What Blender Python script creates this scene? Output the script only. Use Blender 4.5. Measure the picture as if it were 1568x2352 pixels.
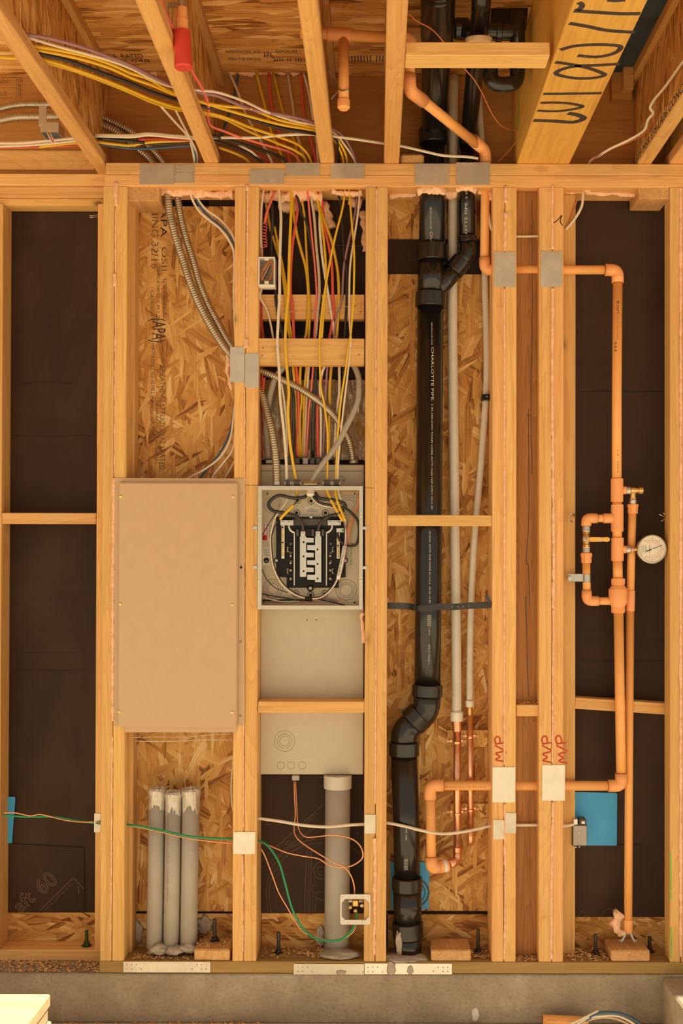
import bpy, bmesh, math, random
from mathutils import Vector, Matrix, noise
random.seed(7)
R = random.Random(11)
for _o in list(bpy.data.objects):
    bpy.data.objects.remove(_o)
SC = bpy.context.scene
COL = SC.collection

# ------------------------------------------------------------------ camera
F = 2563.0                       # focal length in pixels of the 1568 x 2352 frame
TILT = math.radians(0.5)
ROLL = 0.0023
CAMLOC = Vector((0.0, -3.64, 1.325))
CX, CY = 865.0, 1300.0 - F * math.tan(TILT)
FWD = Vector((0, math.cos(TILT), math.sin(TILT)))
UP0 = Vector((0, -math.sin(TILT), math.cos(TILT)))
RT = (Vector((1, 0, 0)) + UP0 * ROLL).normalized()
UPV = (UP0 - Vector((1, 0, 0)) * ROLL).normalized()
cam_d = bpy.data.cameras.new('camera')
cam = bpy.data.objects.new('camera', cam_d)
COL.objects.link(cam)
m3 = Matrix((RT, UPV, -FWD)).transposed()
cam.matrix_world = Matrix.Translation(CAMLOC) @ m3.to_4x4()
cam_d.sensor_fit = 'HORIZONTAL'
cam_d.sensor_width = 36.0
cam_d.lens = F / 1568.0 * 36.0
cam_d.shift_x = (784.0 - CX) / 1568.0
cam_d.shift_y = (CY - 1176.0) / 1568.0
cam_d.clip_end = 200
SC.camera = cam

# ------------------------------------------------------------------ light
wd = bpy.data.worlds.new('sky')
SC.world = wd
wd.use_nodes = True
bg = wd.node_tree.nodes['Background']
bg.inputs[0].default_value = (1.0, 0.88, 0.69, 1)
bg.inputs[1].default_value = 0.50
sun_d = bpy.data.lights.new('sun', 'SUN')
sun_d.energy = 7.5
sun_d.angle = math.radians(0.6)
sun_d.color = (1.0, 0.90, 0.72)
sun = bpy.data.objects.new('sun', sun_d)
COL.objects.link(sun)
SUN_DIR = Vector((-0.22, 0.50, -0.86)).normalized()
sun.rotation_euler = SUN_DIR.to_track_quat('-Z', 'Y').to_euler()
sun.location = (0, -6, 8)
vs = SC.view_settings
vs.view_transform = 'Standard'
vs.look = 'None'
vs.gamma = 1.0
vs.use_curve_mapping = False
vs.exposure = 0.38
SC.cycles.use_denoising = True
SC.cycles.max_bounces = 8
SC.cycles.diffuse_bounces = 5
SC.cycles.sample_clamp_indirect = 6.0

# ------------------------------------------------------------------ picture point -> place
def ray(px, py):
    return RT * ((px - CX) / F) + UPV * (-(py - CY) / F) + FWD
def P(px, py, y=0.0):            # where the sight line meets the upright plane at depth y
    d = ray(px, py); return CAMLOC + d * ((y - CAMLOC.y) / d.y)
def PZ(px, py, z):               # ... the level plane at height z
    d = ray(px, py); return CAMLOC + d * ((z - CAMLOC.z) / d.z)
def mmpx(y=0.0):
    return (y - CAMLOC.y) / F

# ------------------------------------------------------------------ mesh helpers
WL = {}
def reg(o, w): WL[o.name] = Vector(w)
def empty(name, loc, label=None, cat=None, group=None, kind=None, parent=None):
    o = bpy.data.objects.new(name, None); COL.objects.link(o)
    o.empty_display_size = 0.05
    if parent: o.parent = parent; o.location = Vector(loc) - WL[parent.name]
    else: o.location = loc
    reg(o, loc); tag(o, label, cat, group, kind); return o
def tag(o, label=None, cat=None, group=None, kind=None):
    if label: o['label'] = label
    if cat: o['category'] = cat
    if group: o['group'] = group
    if kind: o['kind'] = kind
    return o
def mk(name, verts, faces, mat, parent=None, smooth=False, flat_caps=None):
    verts = [Vector(v) for v in verts]
    lo = Vector((min(v.x for v in verts), min(v.y for v in verts), min(v.z for v in verts)))
    hi = Vector((max(v.x for v in verts), max(v.y for v in verts), max(v.z for v in verts)))
    c = (lo + hi) / 2
    me = bpy.data.meshes.new(name)
    me.from_pydata([v - c for v in verts], [], faces)
    me.validate(); me.update()
    if smooth:
        for p in me.polygons: p.use_smooth = True
        if flat_caps:
            for p in me.polygons:
                if len(p.vertices) > 4: p.use_smooth = False
    o = bpy.data.objects.new(name, me); COL.objects.link(o)
    me.materials.append(mat)
    if parent: o.parent = parent; o.location = c - WL[parent.name]
    else: o.location = c
    reg(o, c); return o
def bmout(bm):
    bm.verts.ensure_lookup_table(); bm.verts.index_update()
    vs_ = [v.co.copy() for v in bm.verts]; fs = [[v.index for v in f.verts] for f in bm.faces]
    bm.free(); return vs_, fs
def box_geo(x0, x1, y0, y1, z0, z1, bev=0.0015, seg=1):
    bm = bmesh.new()
    v = [bm.verts.new((x, y, z)) for x in (x0, x1) for y in (y0, y1) for z in (z0, z1)]
    for f in ((0,1,3,2),(4,6,7,5),(0,4,5,1),(2,3,7,6),(0,2,6,4),(1,5,7,3)):
        bm.faces.new([v[i] for i in f])
    if bev: bmesh.ops.bevel(bm, geom=list(bm.edges), offset=bev, segments=seg, affect='EDGES')
    return bmout(bm)
def box(name, x0, x1, y0, y1, z0, z1, mat, parent=None, bev=0.0015, seg=1):
    v, f = box_geo(x0, x1, y0, y1, z0, z1, bev, seg); return mk(name, v, f, mat, parent)
def pbox(name, a, b, c, d, y0, y1, mat, parent=None, bev=0.0015, yr=None, seg=1):
    """box whose front face covers picture rect (a,b)-(c,d) at depth yr (default y0)"""
    yr = y0 if yr is None else yr
    mx, my = (a + c) / 2, (b + d) / 2
    return box(name, P(a, my, yr).x, P(c, my, yr).x, y0, y1, P(mx, d, yr).z, P(mx, b, yr).z, mat, parent, bev, seg)
def join(geos):
    V, Fc = [], []
    for v, f in geos:
        n = len(V); V += v; Fc += [[i + n for i in q] for q in f]
    return V, Fc
def poly(name, pts, y0, y1, mat, parent=None):
    """flat outline in the picture (pixels at depth y0), real thickness y0..y1"""
    a = [P(p[0], p[1], y0) for p in pts]
    n = len(a); V = a + [Vector((p.x, y1, p.z)) for p in a]
    Fc = [list(range(n))[::-1], list(range(n, 2 * n))] + [[i, (i + 1) % n, n + (i + 1) % n, n + i] for i in range(n)]
    o = mk(name, V, Fc, mat, parent)
    bm = bmesh.new(); bm.from_mesh(o.data); bmesh.ops.recalc_face_normals(bm, faces=bm.faces); bm.to_mesh(o.data); bm.free()
    return o
def catmull(pts, sub):
    if len(pts) < 3 or sub < 2: return list(pts)
    out = []
    q = [pts[0] * 2 - pts[1]] + list(pts) + [pts[-1] * 2 - pts[-2]]
    for i in range(1, len(q) - 2):
        p0, p1, p2, p3 = q[i-1], q[i], q[i+1], q[i+2]
        for k in range(sub):
            t = k / sub; t2 = t * t; t3 = t2 * t
            out.append(0.5 * ((2 * p1) + (p2 - p0) * t + (2*p0 - 5*p1 + 4*p2 - p3) * t2 + (3*p1 - p0 - 3*p2 + p3) * t3))
    out.append(pts[-1]); return out
def fillet(pts, rad, n=6):
    out = [pts[0]]
    for i in range(1, len(pts) - 1):
        a, b, c = pts[i-1], pts[i], pts[i+1]
        u = (a - b); v = (c - b)
        r = min(rad, u.length * 0.49, v.length * 0.49)
        s = b + u.normalized() * r; e = b + v.normalized() * r
        for k in range(n + 1):
            t = k / n; out.append(s * (1-t)**2 + b * (2*t*(1-t)) + e * t*t)
    out.append(pts[-1]); return out
def resample(pts, step):
    out = [pts[0]]; acc = 0.0
    for a, b in zip(pts, pts[1:]):
        L = (b - a).length
        if L < 1e-9: continue
        t = step - acc
        while t <= L:
            out.append(a.lerp(b, t / L)); t += step
        acc = (acc + L) % step
    return out
def tube_geo(pts, r, n=8, rf=None, flat=1.0):
    pts = [p for i, p in enumerate(pts) if i == 0 or (p - pts[i-1]).length > 1e-7]
    t0 = (pts[1] - pts[0]).normalized()
    ref = Vector((0, 1, 0)) if abs(t0.y) < 0.9 else Vector((0, 0, 1))
    nrm = (ref - t0 * ref.dot(t0)).normalized()
    V, Fc = [], []; m = len(pts); prev = t0
    for i, p in enumerate(pts):
        t = ((pts[min(i+1, m-1)] - pts[max(i-1, 0)])).normalized()
        if t.length < 0.5: t = prev
        nrm = nrm - t * nrm.dot(t)
        if nrm.length < 1e-6: nrm = t.orthogonal()
        nrm.normalize(); prev = t
        bi = t.cross(nrm); rr = r if rf is None else rf(i, i / (m - 1))
        for k in range(n):
            a = 2 * math.pi * k / n
            V.append(p + nrm * (math.cos(a) * rr * flat) + bi * (math.sin(a) * rr))
    for i in range(m - 1):
        for k in range(n):
            k2 = (k + 1) % n
            Fc.append([i*n+k, i*n+k2, (i+1)*n+k2, (i+1)*n+k])
    Fc.append(list(range(n))[::-1]); Fc.append([(m-1)*n + k for k in range(n)])
    return V, Fc
def tube(name, pts, r, mat, parent=None, n=8, sub=5, rf=None, flat=1.0):
    pts = catmull([Vector(p) for p in pts], sub)
    V, Fc = tube_geo(pts, r, n, rf, flat)
    return mk(name, V, Fc, mat, parent, True, True)
def pipe(name, pts, r, mat, parent=None, rad=0.03, n=20):
    V, Fc = tube_geo(fillet([Vector(p) for p in pts], rad), r, n)
    return mk(name, V, Fc, mat, parent, True, True)
def lathe(name, p0, ax, prof, mat, parent=None, n=24, smooth=True):
    """prof: (distance along ax, radius) pairs"""
    ax = Vector(ax).normalized(); p0 = Vector(p0)
    u = ax.orthogonal().normalized(); w = ax.cross(u)
    V, Fc = [], []
    for (t, r) in prof:
        for k in range(n):
            a = 2*math.pi*(k+.5)/n
            V.append(p0 + ax*t + u*(math.cos(a)*r) + w*(math.sin(a)*r))
    for i in range(len(prof)-1):
        for k in range(n):
            k2 = (k+1) % n
            Fc.append([i*n+k, i*n+k2, (i+1)*n+k2, (i+1)*n+k])
    Fc.append(list(range(n))[::-1]); Fc.append([(len(prof)-1)*n+k for k in range(n)])
    o = mk(name, V, Fc, mat, parent, smooth, True)
    if smooth:
        bm = bmesh.new(); bm.from_mesh(o.data)
        for e in bm.edges:
            if len(e.link_faces) == 2 and e.calc_face_angle(0) > 0.6: e.smooth = False
        bm.to_mesh(o.data); bm.free()
    return o
def sleeve(name, a, b, r, mat, parent=None, n=24, ch=0.0015):
    a = Vector(a); b = Vector(b); L = (b - a).length
    return lathe(name, a, b - a, [(0, r - ch), (ch, r), (L - ch, r), (L, r - ch)], mat, parent, n)
def ribbon(name, pts, w, nrm, th, mat, parent=None, sub=5):
    """flat band of width w along pts, lying on a surface with normal nrm"""
    pts = catmull([Vector(p) for p in pts], sub); nrm = Vector(nrm).normalized()
    V, Fc = [], []; m = len(pts)
    for i, p in enumerate(pts):
        t = (pts[min(i+1, m-1)] - pts[max(i-1, 0)]).normalized()
        s = t.cross(nrm).normalized() * (w / 2)
        V += [p - s, p + s, p + s + nrm*th, p - s + nrm*th]
    for i in range(m-1):
        for k in range(4):
            k2 = (k+1) % 4; Fc.append([i*4+k, i*4+k2, (i+1)*4+k2, (i+1)*4+k])
    Fc.append([0, 1, 2, 3]); Fc.append([(m-1)*4 + k for k in (3, 2, 1, 0)])
    return mk(name, V, Fc, mat, parent)
def foam(name, pts, r, mat, parent=None, seed=0, rough=0.55, n=8, step=0.006, flat=1.0):
    rr = random.Random(seed)
    pts = resample(catmull([Vector(p) for p in pts], 6), step)
    V, Fc = tube_geo(pts, r, n, None, flat)
    out = []
    for i, v in enumerate(V):
        c = pts[i // n]; d = v - c
        k = 1 + rough * (noise.noise(v * 45 + Vector((seed*3.1, 0, 0))) * 1.3 + noise.noise(v * 130) * 0.7)
        out.append(c + d * max(0.15, k))
    return mk(name, out, Fc, mat, parent, True)
def blob(name, c, s, mat, parent=None, seed=0, amp=0.35, freq=30, sub=3):
    bm = bmesh.new(); bmesh.ops.create_icosphere(bm, subdivisions=sub, radius=1.0)
    c = Vector(c)
    for v in bm.verts:
        k = 1 + amp * (noise.noise(v.co * 2.0 + Vector((seed*5.3, 0, 1))) + 0.6 * noise.noise(v.co * 5.5 + Vector((0, seed*2.7, 0))))
        v.co = Vector((v.co.x*s[0], v.co.y*s[1], v.co.z*s[2])) * k + c
    V, Fc = bmout(bm); return mk(name, V, Fc, mat, parent, True)
_font = {}
def text_geo(body, outline=0.0, ext=0.0):
    cu = bpy.data.curves.new('tmp', 'FONT'); cu.body = body; cu.align_x = 'LEFT'
    cu.resolution_u = 3
    if outline:
        cu.fill_mode = 'NONE'; cu.bevel_depth = outline; cu.bevel_resolution = 0
    else:
        cu.extrude = ext
    o = bpy.data.objects.new('tmp', cu); COL.objects.link(o)
    dg = bpy.context.evaluated_depsgraph_get(); dg.update()
    me = bpy.data.meshes.new_from_object(o.evaluated_get(dg))
    V = [v.co.copy() for v in me.vertices]; Fc = [list(p.vertices) for p in me.polygons]
    bpy.data.objects.remove(o); bpy.data.curves.remove(cu); bpy.data.meshes.remove(me)
    return V, Fc
def text(name, body, org, right, up, h, mat, parent=None, length=None, outline=0.0, lift=0.0006, cyl=None):
    """flat lettering; org = lower left corner; cap height h; optional total length; cyl = (axis point, radius)"""
    V, Fc = text_geo(body, outline)
    if not V: return None
    x0 = min(v.x for v in V); x1 = max(v.x for v in V); y0 = 0.0
    sy = h / 0.70; sx = (length / (x1 - x0)) if length else sy
    right = Vector(right).normalized(); up = Vector(up).normalized(); nrm = right.cross(up)
    org = Vector(org); out = []
    for v in V:
        p = org + right * ((v.x - x0) * sx) + up * (v.y * sy) + nrm * (lift + v.z * sy)
        if cyl:      # wrap round an upright pipe of radius cyl[1] with its axis at cyl[0](z)
            ax = cyl[0](p.z); r = cyl[1] + lift
            dx = max(-r * .98, min(r * .98, p.x - ax.x))
            p = Vector((p.x, ax.y - math.sqrt(r * r - dx * dx), p.z))
        out.append(p)
    return mk(name, out, Fc, mat, parent)
# ------------------------------------------------------------------ materials
class NT:
    def __init__(s, name):
        s.m = bpy.data.materials.new(name); s.m.use_nodes = True
        s.t = s.m.node_tree; s.b = s.t.nodes['Principled BSDF']
    def n(s, typ, **kw):
        o = s.t.nodes.new(typ)
        for k, v in kw.items(): setattr(o, k, v)
        return o
    def l(s, a, b): s.t.links.new(a, b)
    def math(s, op, a, b=None):
        o = s.n('ShaderNodeMath', operation=op)
        for i, x in enumerate((a, b)):
            if x is None: continue
            if isinstance(x, (int, float)): o.inputs[i].default_value = x
            else: s.l(x, o.inputs[i])
        return o.outputs[0]
    def ramp(s, fac, stops, interp='LINEAR'):
        o = s.n('ShaderNodeValToRGB'); cr = o.color_ramp; cr.interpolation = interp
        while len(cr.elements) < len(stops): cr.elements.new(0.5)
        for e, (p, c) in zip(cr.elements, stops):
            e.position = p; e.color = (*c, 1) if len(c) == 3 else c
        s.l(fac, o.inputs[0]); return o.outputs[0]
    def mix(s, fac, a, b, blend='MIX'):
        o = s.n('ShaderNodeMix', data_type='RGBA', blend_type=blend)
        if isinstance(fac, (int, float)): o.inputs[0].default_value = fac
        else: s.l(fac, o.inputs[0])
        for i, x in ((6, a), (7, b)):
            if isinstance(x, tuple): o.inputs[i].default_value = (*x, 1)
            else: s.l(x, o.inputs[i])
        return o.outputs[2]
    def coords(s, rnd=True):
        tc = s.n('ShaderNodeTexCoord').outputs['Object']
        if not rnd: return tc
        oi = s.n('ShaderNodeObjectInfo').outputs['Random']
        cx = s.n('ShaderNodeCombineXYZ')
        s.l(s.math('MULTIPLY', oi, 37.0), cx.inputs[0]); s.l(s.math('MULTIPLY', oi, 91.0), cx.inputs[1]); s.l(s.math('MULTIPLY', oi, 53.0), cx.inputs[2])
        va = s.n('ShaderNodeVectorMath', operation='ADD'); s.l(tc, va.inputs[0]); s.l(cx.outputs[0], va.inputs[1])
        return va.outputs[0]
    def map(s, vec, scale=(1,1,1), rot=(0,0,0)):
        o = s.n('ShaderNodeMapping'); o.inputs['Scale'].default_value = scale; o.inputs['Rotation'].default_value = rot
        s.l(vec, o.inputs[0]); return o.outputs[0]
    def noise(s, vec, scale, detail=4, rough=0.55, dist=0.0):
        o = s.n('ShaderNodeTexNoise'); o.inputs['Scale'].default_value = scale; o.inputs['Detail'].default_value = detail
        o.inputs['Roughness'].default_value = rough; o.inputs['Distortion'].default_value = dist
        s.l(vec, o.inputs['Vector']); return o.outputs['Fac']
    def vor(s, vec, scale, feature='F1', dims='3D'):
        o = s.n('ShaderNodeTexVoronoi', feature=feature, voronoi_dimensions=dims); o.inputs['Scale'].default_value = scale
        s.l(vec, o.inputs['Vector']); return o
    def bump(s, h, strength=0.3, dist=0.002):
        o = s.n('ShaderNodeBump'); o.inputs['Strength'].default_value = strength; o.inputs['Distance'].default_value = dist
        s.l(h, o.inputs['Height']); s.l(o.outputs[0], s.b.inputs['Normal'])
    def set(s, base=None, rough=None, metal=None, spec=None):
        for k, v in (('Base Color', base), ('Roughness', rough), ('Metallic', metal), ('Specular IOR Level', spec)):
            if v is None: continue
            if isinstance(v, tuple): s.b.inputs[k].default_value = (*v, 1)
            elif isinstance(v, (int, float)): s.b.inputs[k].default_value = v
            else: s.l(v, s.b.inputs[k])
        return s.m

def plain(name, c, rough=0.5, metal=0.0, var=0.12, scale=60, bump=0.0, spec=None, var2=0.0):
    t = NT(name); co = t.coords()
    f = t.noise(co, scale, 4)
    lo = tuple(max(0, x * (1 - var)) for x in c); hi = tuple(min(1, x * (1 + var)) for x in c)
    b = t.ramp(f, [(0.3, lo), (0.7, hi)])
    if var2:
        f2 = t.noise(co, scale * 0.15, 3)
        b = t.mix(t.ramp(f2, [(0.45, (0,0,0)), (0.7, (1,1,1))]), b, tuple(x * (1 - var2) for x in c))
    if bump: t.bump(f, bump)
    return t.set(b, rough, metal, spec)

def lumber(name, axis, light, mid, dark, knots=True, bands=1.0, rough=0.62):
    t = NT(name); co = t.coords()
    def stretch(k):
        st = [1.0, 1.0, 1.0]; st['xyz'.index(axis)] = k
        return t.map(co, tuple(st))
    v = stretch(0.035)
    big = t.noise(v, 22, 3, 0.5, 0.6)
    fine = t.noise(stretch(0.018), 330, 4, 0.6)
    mid_ = t.noise(stretch(0.02), 95, 3, 0.55)
    w = t.noise(stretch(0.10), 9, 2, 0.4, 0.3)
    ring = t.math('FRACT', t.math('MULTIPLY', w, 22.0))
    ring = t.ramp(ring, [(0.0, (0,0,0)), (0.7, (0.45,)*3), (0.94, (1,1,1)), (1.0, (0,0,0))])
    c = t.ramp(big, [(0.25, mid), (0.55, light), (0.8, mid)])
    c = t.mix(t.math('MULTIPLY', ring, 0.27 * bands), c, dark)
    c = t.mix(t.math('MULTIPLY', t.ramp(mid_, [(0.50, (0,0,0)), (0.68, (1,1,1))]), 0.34), c, dark)
    c = t.mix(t.math('MULTIPLY', t.ramp(fine, [(0.45, (0,0,0)), (0.72, (1,1,1))]), 0.30), c, dark)
    spots = t.noise(co, 14, 5, 0.7)
    c = t.mix(t.math('MULTIPLY', t.ramp(spots, [(0.56, (0,0,0)), (0.75, (1,1,1))]), 0.35), c, tuple(x * 0.72 for x in mid))
    if knots:
        k = t.vor(stretch(0.55), 6.0)
        kn = t.ramp(k.outputs['Distance'], [(0.03, (1,1,1)), (0.055, (0.35,)*3), (0.11, (0,0,0))])
        c = t.mix(t.math('MULTIPLY', kn, 0.85), c, tuple(x * 0.32 for x in dark))
    oi = t.n('ShaderNodeObjectInfo').outputs['Random']
    hs = t.n('ShaderNodeHueSaturation'); t.l(c, hs.inputs['Color'])
    t.l(t.math('ADD', t.math('MULTIPLY', t.math('FRACT', t.math('MULTIPLY', oi, 7.13)), 0.20), 0.90), hs.inputs['Value'])
    t.l(t.math('ADD', t.math('MULTIPLY', t.math('FRACT', t.math('MULTIPLY', oi, 3.77)), 0.014), 0.493), hs.inputs['Hue'])
    t.bump(t.math('ADD', fine, mid_), 0.3, 0.0012)
    return t.set(hs.outputs[0], rough, 0.0, 0.25)
LT, MD, DK = (0.83, 0.51, 0.195), (0.74, 0.41, 0.13), (0.46, 0.20, 0.05)
FIR = {a: lumber('fir_' + a, a, LT, MD, DK) for a in 'xyz'}
FLANGE = lumber('flange_lumber', 'y', (0.72, 0.42, 0.15), (0.64, 0.34, 0.11), (0.44, 0.20, 0.06), False, 1.3)
BEAM = lumber('beam_lumber', 'y', (0.68, 0.39, 0.085), (0.58, 0.31, 0.06), (0.38, 0.17, 0.03), False, 0.6)
POST = lumber('post_lumber', 'z', (0.44, 0.22, 0.065), (0.33, 0.145, 0.037), (0.14, 0.05, 0.012), True, 1.2)
SILL = lumber('treated_lumber', 'x', (0.47, 0.31, 0.10), (0.38, 0.25, 0.08), (0.24, 0.13, 0.04), True, 0.7)
SUNWOOD = lumber('offcut_lumber', 'x', (0.80, 0.62, 0.38), (0.72, 0.52, 0.28), (0.5, 0.3, 0.12))
RIM = lumber('rim_board', 'x', (0.52, 0.25, 0.07), (0.44, 0.19, 0.05), (0.27, 0.10, 0.025), True, 0.8)

def osb(name, plane, tint=1.0, sat=1.0, stretch=6.0, rots=(1.35, 0.55, 2.05, 2.6, 1.6), sc=40):
    t = NT(name); tc = t.coords()
    sp = t.n('ShaderNodeSeparateXYZ'); t.l(tc, sp.inputs[0])
    cb = t.n('ShaderNodeCombineXYZ')
    t.l(sp.outputs['xyz'.index(plane[0])], cb.inputs[0]); t.l(sp.outputs['xyz'.index(plane[1])], cb.inputs[1])
    co = cb.outputs[0]
    ds = t.n('ShaderNodeTexNoise'); ds.inputs['Scale'].default_value = 9; ds.inputs['Detail'].default_value = 2; t.l(co, ds.inputs['Vector'])
    sub = t.n('ShaderNodeVectorMath', operation='SUBTRACT'); t.l(ds.outputs['Color'], sub.inputs[0]); sub.inputs[1].default_value = (.5,.5,.5)
    scv = t.n('ShaderNodeVectorMath', operation='SCALE'); t.l(sub.outputs[0], scv.inputs[0]); scv.inputs['Scale'].default_value = 0.012
    ad = t.n('ShaderNodeVectorMath', operation='ADD'); t.l(co, ad.inputs[0]); t.l(scv.outputs[0], ad.inputs[1]); co = ad.outputs[0]
    def T(r, g, b): return (r*tint, g*tint*(1 if sat == 1 else 1/sat), b*tint/(sat*sat))
    stops = [(0.0, T(.20,.075,.018)), (0.10, T(.36,.145,.032)), (0.30, T(.52,.25,.065)), (0.6, T(.64,.34,.095)), (0.85, T(.73,.44,.155)), (1.0, T(.81,.56,.26))]
    col = None; hgt = None
    pt = t.math('MULTIPLY', t.math('SUBTRACT', t.noise(co, 7, 3, 0.6), 0.5), 0.9)
    for i, rz in enumerate(rots):
        mp = t.map(t.map(co, (1,1,1), (0,0,rz)), (1.0/stretch, 1.0, 1.0))
        vo = t.vor(mp, sc * (1.0 + 0.22*i), 'F1', '2D')
        ed = t.vor(mp, sc * (1.0 + 0.22*i), 'DISTANCE_TO_EDGE', '2D')
        sc_ = t.n('ShaderNodeSeparateColor'); t.l(vo.outputs['Color'], sc_.inputs[0])
        gr = t.noise(t.map(mp, (0.5, 6, 1)), 22, 3, 0.6)
        val = t.math('ADD', t.math('MULTIPLY', sc_.outputs[0], 0.8), t.math('MULTIPLY', t.math('SUBTRACT', gr, 0.42), 1.25))
        val = t.math('ADD', val, pt)
        c = t.ramp(val, stops)
        e = t.ramp(ed.outputs['Distance'], [(0.0, (0,0,0)), (0.035, (1,1,1))])
        c = t.mix(t.math('MULTIPLY', t.math('SUBTRACT', 1.0, e), 0.4), c, T(.20,.075,.018))
        h = t.math('MULTIPLY', sc_.outputs[2], e)
        if col is None: col, hgt = c, h
        else:
            mk_ = t.math('GREATER_THAN', sc_.outputs[1], 1.0 - (0.85 / (i + 1) if i < 4 else 0.22))
            col = t.mix(mk_, col, c)
            mm = t.n('ShaderNodeMix'); t.l(mk_, mm.inputs[0]); t.l(hgt, mm.inputs[2]); t.l(h, mm.inputs[3]); hgt = mm.outputs[0]
    t.bump(hgt, 0.35, 0.002)
    return t.set(col, 0.65, 0.0, 0.25)
OSBW = osb('osb_wall', 'xz')
OSBL = osb('osb_lower_strip', 'xz', 1.0, 1.0, 4.5, (0.2, 0.0, -0.5, 0.6))
OSBC = osb('osb_subfloor', 'xy', 1.22, 1.0, 7.0, (0.05, -0.1, 0.15, 0.0), 34)
OSBB = osb('osb_web', 'yz', 1.0, 1.0, 5.0, (1.3, 1.7, 1.45, 0.9), 40)
OSBS = osb('osb_backer', 'xz', 1.15, 0.9)

def felt_mat():
    t = NT('building_felt'); co = t.coords()
    f = t.noise(t.map(co, (1, 1, 0.35)), 5, 4, 0.55, 0.6); g = t.noise(co, 420, 2)
    c = t.ramp(f, [(0.3, (0.032, 0.0155, 0.0085)), (0.7, (0.060, 0.031, 0.0175))])
    sp = t.ramp(t.noise(co, 300, 1), [(0.74, (0,0,0)), (0.80, (1,1,1))])
    c = t.mix(t.math('MULTIPLY', sp, 0.05), c, (0.3, 0.22, 0.15))
    wr = t.noise(t.map(co, (0.5, 1, 2.2)), 3.5, 3, 0.5, 1.0)
    t.bump(t.math('ADD', t.math('MULTIPLY', wr, 3.0), t.math('MULTIPLY', g, 0.05)), 0.5, 0.004)
    return t.set(c, 0.62, 0.0, 0.22)
FELT = felt_mat()
FELTLINE = plain('felt_print', (0.20, 0.13, 0.085), 0.7)
def concrete_mat(name, a, b, c_, sc=1.0):
    t = NT(name); co = t.coords(False)
    f = t.noise(co, 7*sc, 8, 0.65, 0.4); g = t.noise(co, 90*sc, 5, 0.6)
    c = t.ramp(f, [(0.3, a), (0.55, b), (0.72, c_)])
    c = t.mix(t.math('MULTIPLY', t.ramp(g, [(0.35, (1,1,1)), (0.5, (0,0,0))]), 0.35), c, tuple(x*0.6 for x in a))
    pits = t.vor(co, 60*sc)
    c = t.mix(t.math('MULTIPLY', t.ramp(pits.outputs['Distance'], [(0.05, (1,1,1)), (0.14, (0,0,0))]), 0.6), c, (0.06,0.05,0.035))
    t.bump(t.math('ADD', f, t.math('MULTIPLY', g, 0.4)), 0.35, 0.004)
    return t.set(c, 0.8, 0.0, 0.3)
CONC = concrete_mat('concrete', (0.30,0.24,0.165), (0.39,0.32,0.23), (0.48,0.41,0.30))
GROUND = concrete_mat('slab', (0.50,0.42,0.31), (0.56,0.48,0.36), (0.62,0.54,0.41), 0.5)
def foil_mat():
    t = NT('foil_facing'); co = t.coords()
    f = t.noise(t.map(co, (1, 1, 0.3)), 60, 5, 0.6, 1.2)
    m = t.ramp(t.noise(t.map(co, (1,1,0.4)), 14, 3), [(0.42, (0,0,0)), (0.55, (1,1,1))])
    c = t.mix(m, (0.50, 0.28, 0.09), (0.72, 0.60, 0.46))
    t.l(m, t.b.inputs['Metallic']); t.bump(f, 1.0, 0.02)
    return t.set(c, 0.28)
FOIL = foil_mat()
def flex_mat():
    t = NT('flex_steel'); co = t.coords(); f = t.noise(co, 40, 3)
    return t.set(t.ramp(f, [(0.3, (0.40,0.34,0.25)), (0.7, (0.55,0.48,0.36))]), 0.36, 0.9)
FLEX = flex_mat()
def copper_mat():
    t = NT('copper_tube'); co = t.coords(); f = t.noise(t.map(co, (1,1,0.4)), 26, 5, 0.6, 0.8)
    c = t.ramp(f, [(0.30, (0.50,0.21,0.10)), (0.45, (0.88,0.45,0.25)), (0.7, (0.96,0.60,0.38))])
    return t.set(c, 0.32, 0.95)
COPPER = copper_mat()
FOAM = plain('spray_foam', (0.90, 0.53, 0.32), 0.75, 0, 0.18, 90, 0.5)
GALV = plain('galvanised_steel', (0.62, 0.57, 0.47), 0.34, 0.55, 0.10, 35, 0, None, 0.12)
STEEL = plain('bright_steel', (0.68, 0.65, 0.58), 0.3, 0.9, 0.06, 40)
ZINC = plain('zinc_bracket', (0.55, 0.54, 0.50), 0.35, 0.9, 0.1, 40)
TAN = plain('tan_paint', (0.60, 0.41, 0.235), 0.42, 0.0, 0.02, 30, 0, 0.4)
GREY = plain('grey_paint', (0.54, 0.48, 0.36), 0.38, 0.0, 0.03, 30, 0, 0.45)
GREYD = plain('grey_paint_mark', (0.26, 0.23, 0.175), 0.5, 0.0, 0.03)
BEIGE = plain('panel_back_paint', (0.66, 0.54, 0.38), 0.32, 0.3, 0.05, 20)
RIMP = plain('panel_rim_zinc', (0.62, 0.57, 0.47), 0.35, 0.6, 0.06, 40)
BRASSY = plain('brass', (0.66, 0.44, 0.16), 0.3, 0.9, 0.2, 60)
SCREWY = plain('yellow_zinc', (0.80, 0.62, 0.28), 0.3, 0.9, 0.1)
DARKM = plain('dark_bolt', (0.07, 0.062, 0.05), 0.5, 0.6, 0.25, 80)
ABS = plain('black_abs', (0.012, 0.0105, 0.009), 0.2, 0.0, 0.25, 25, 0, 0.6, 0.3)
BLKP = plain('black_plastic', (0.012, 0.010, 0.0085), 0.45, 0.0, 0.2, 80, 0, 0.25)
PRINTW = plain('white_print', (0.55, 0.53, 0.50), 0.6)
def faded_ink():
    t = NT('faded_stamp'); co = t.coords(); f = t.noise(co, 160, 3, 0.7)
    return t.set(t.ramp(f, [(0.42, (0.06, 0.026, 0.010)), (0.58, (0.42, 0.20, 0.055))]), 0.7)
PRINTK = faded_ink()
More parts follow.
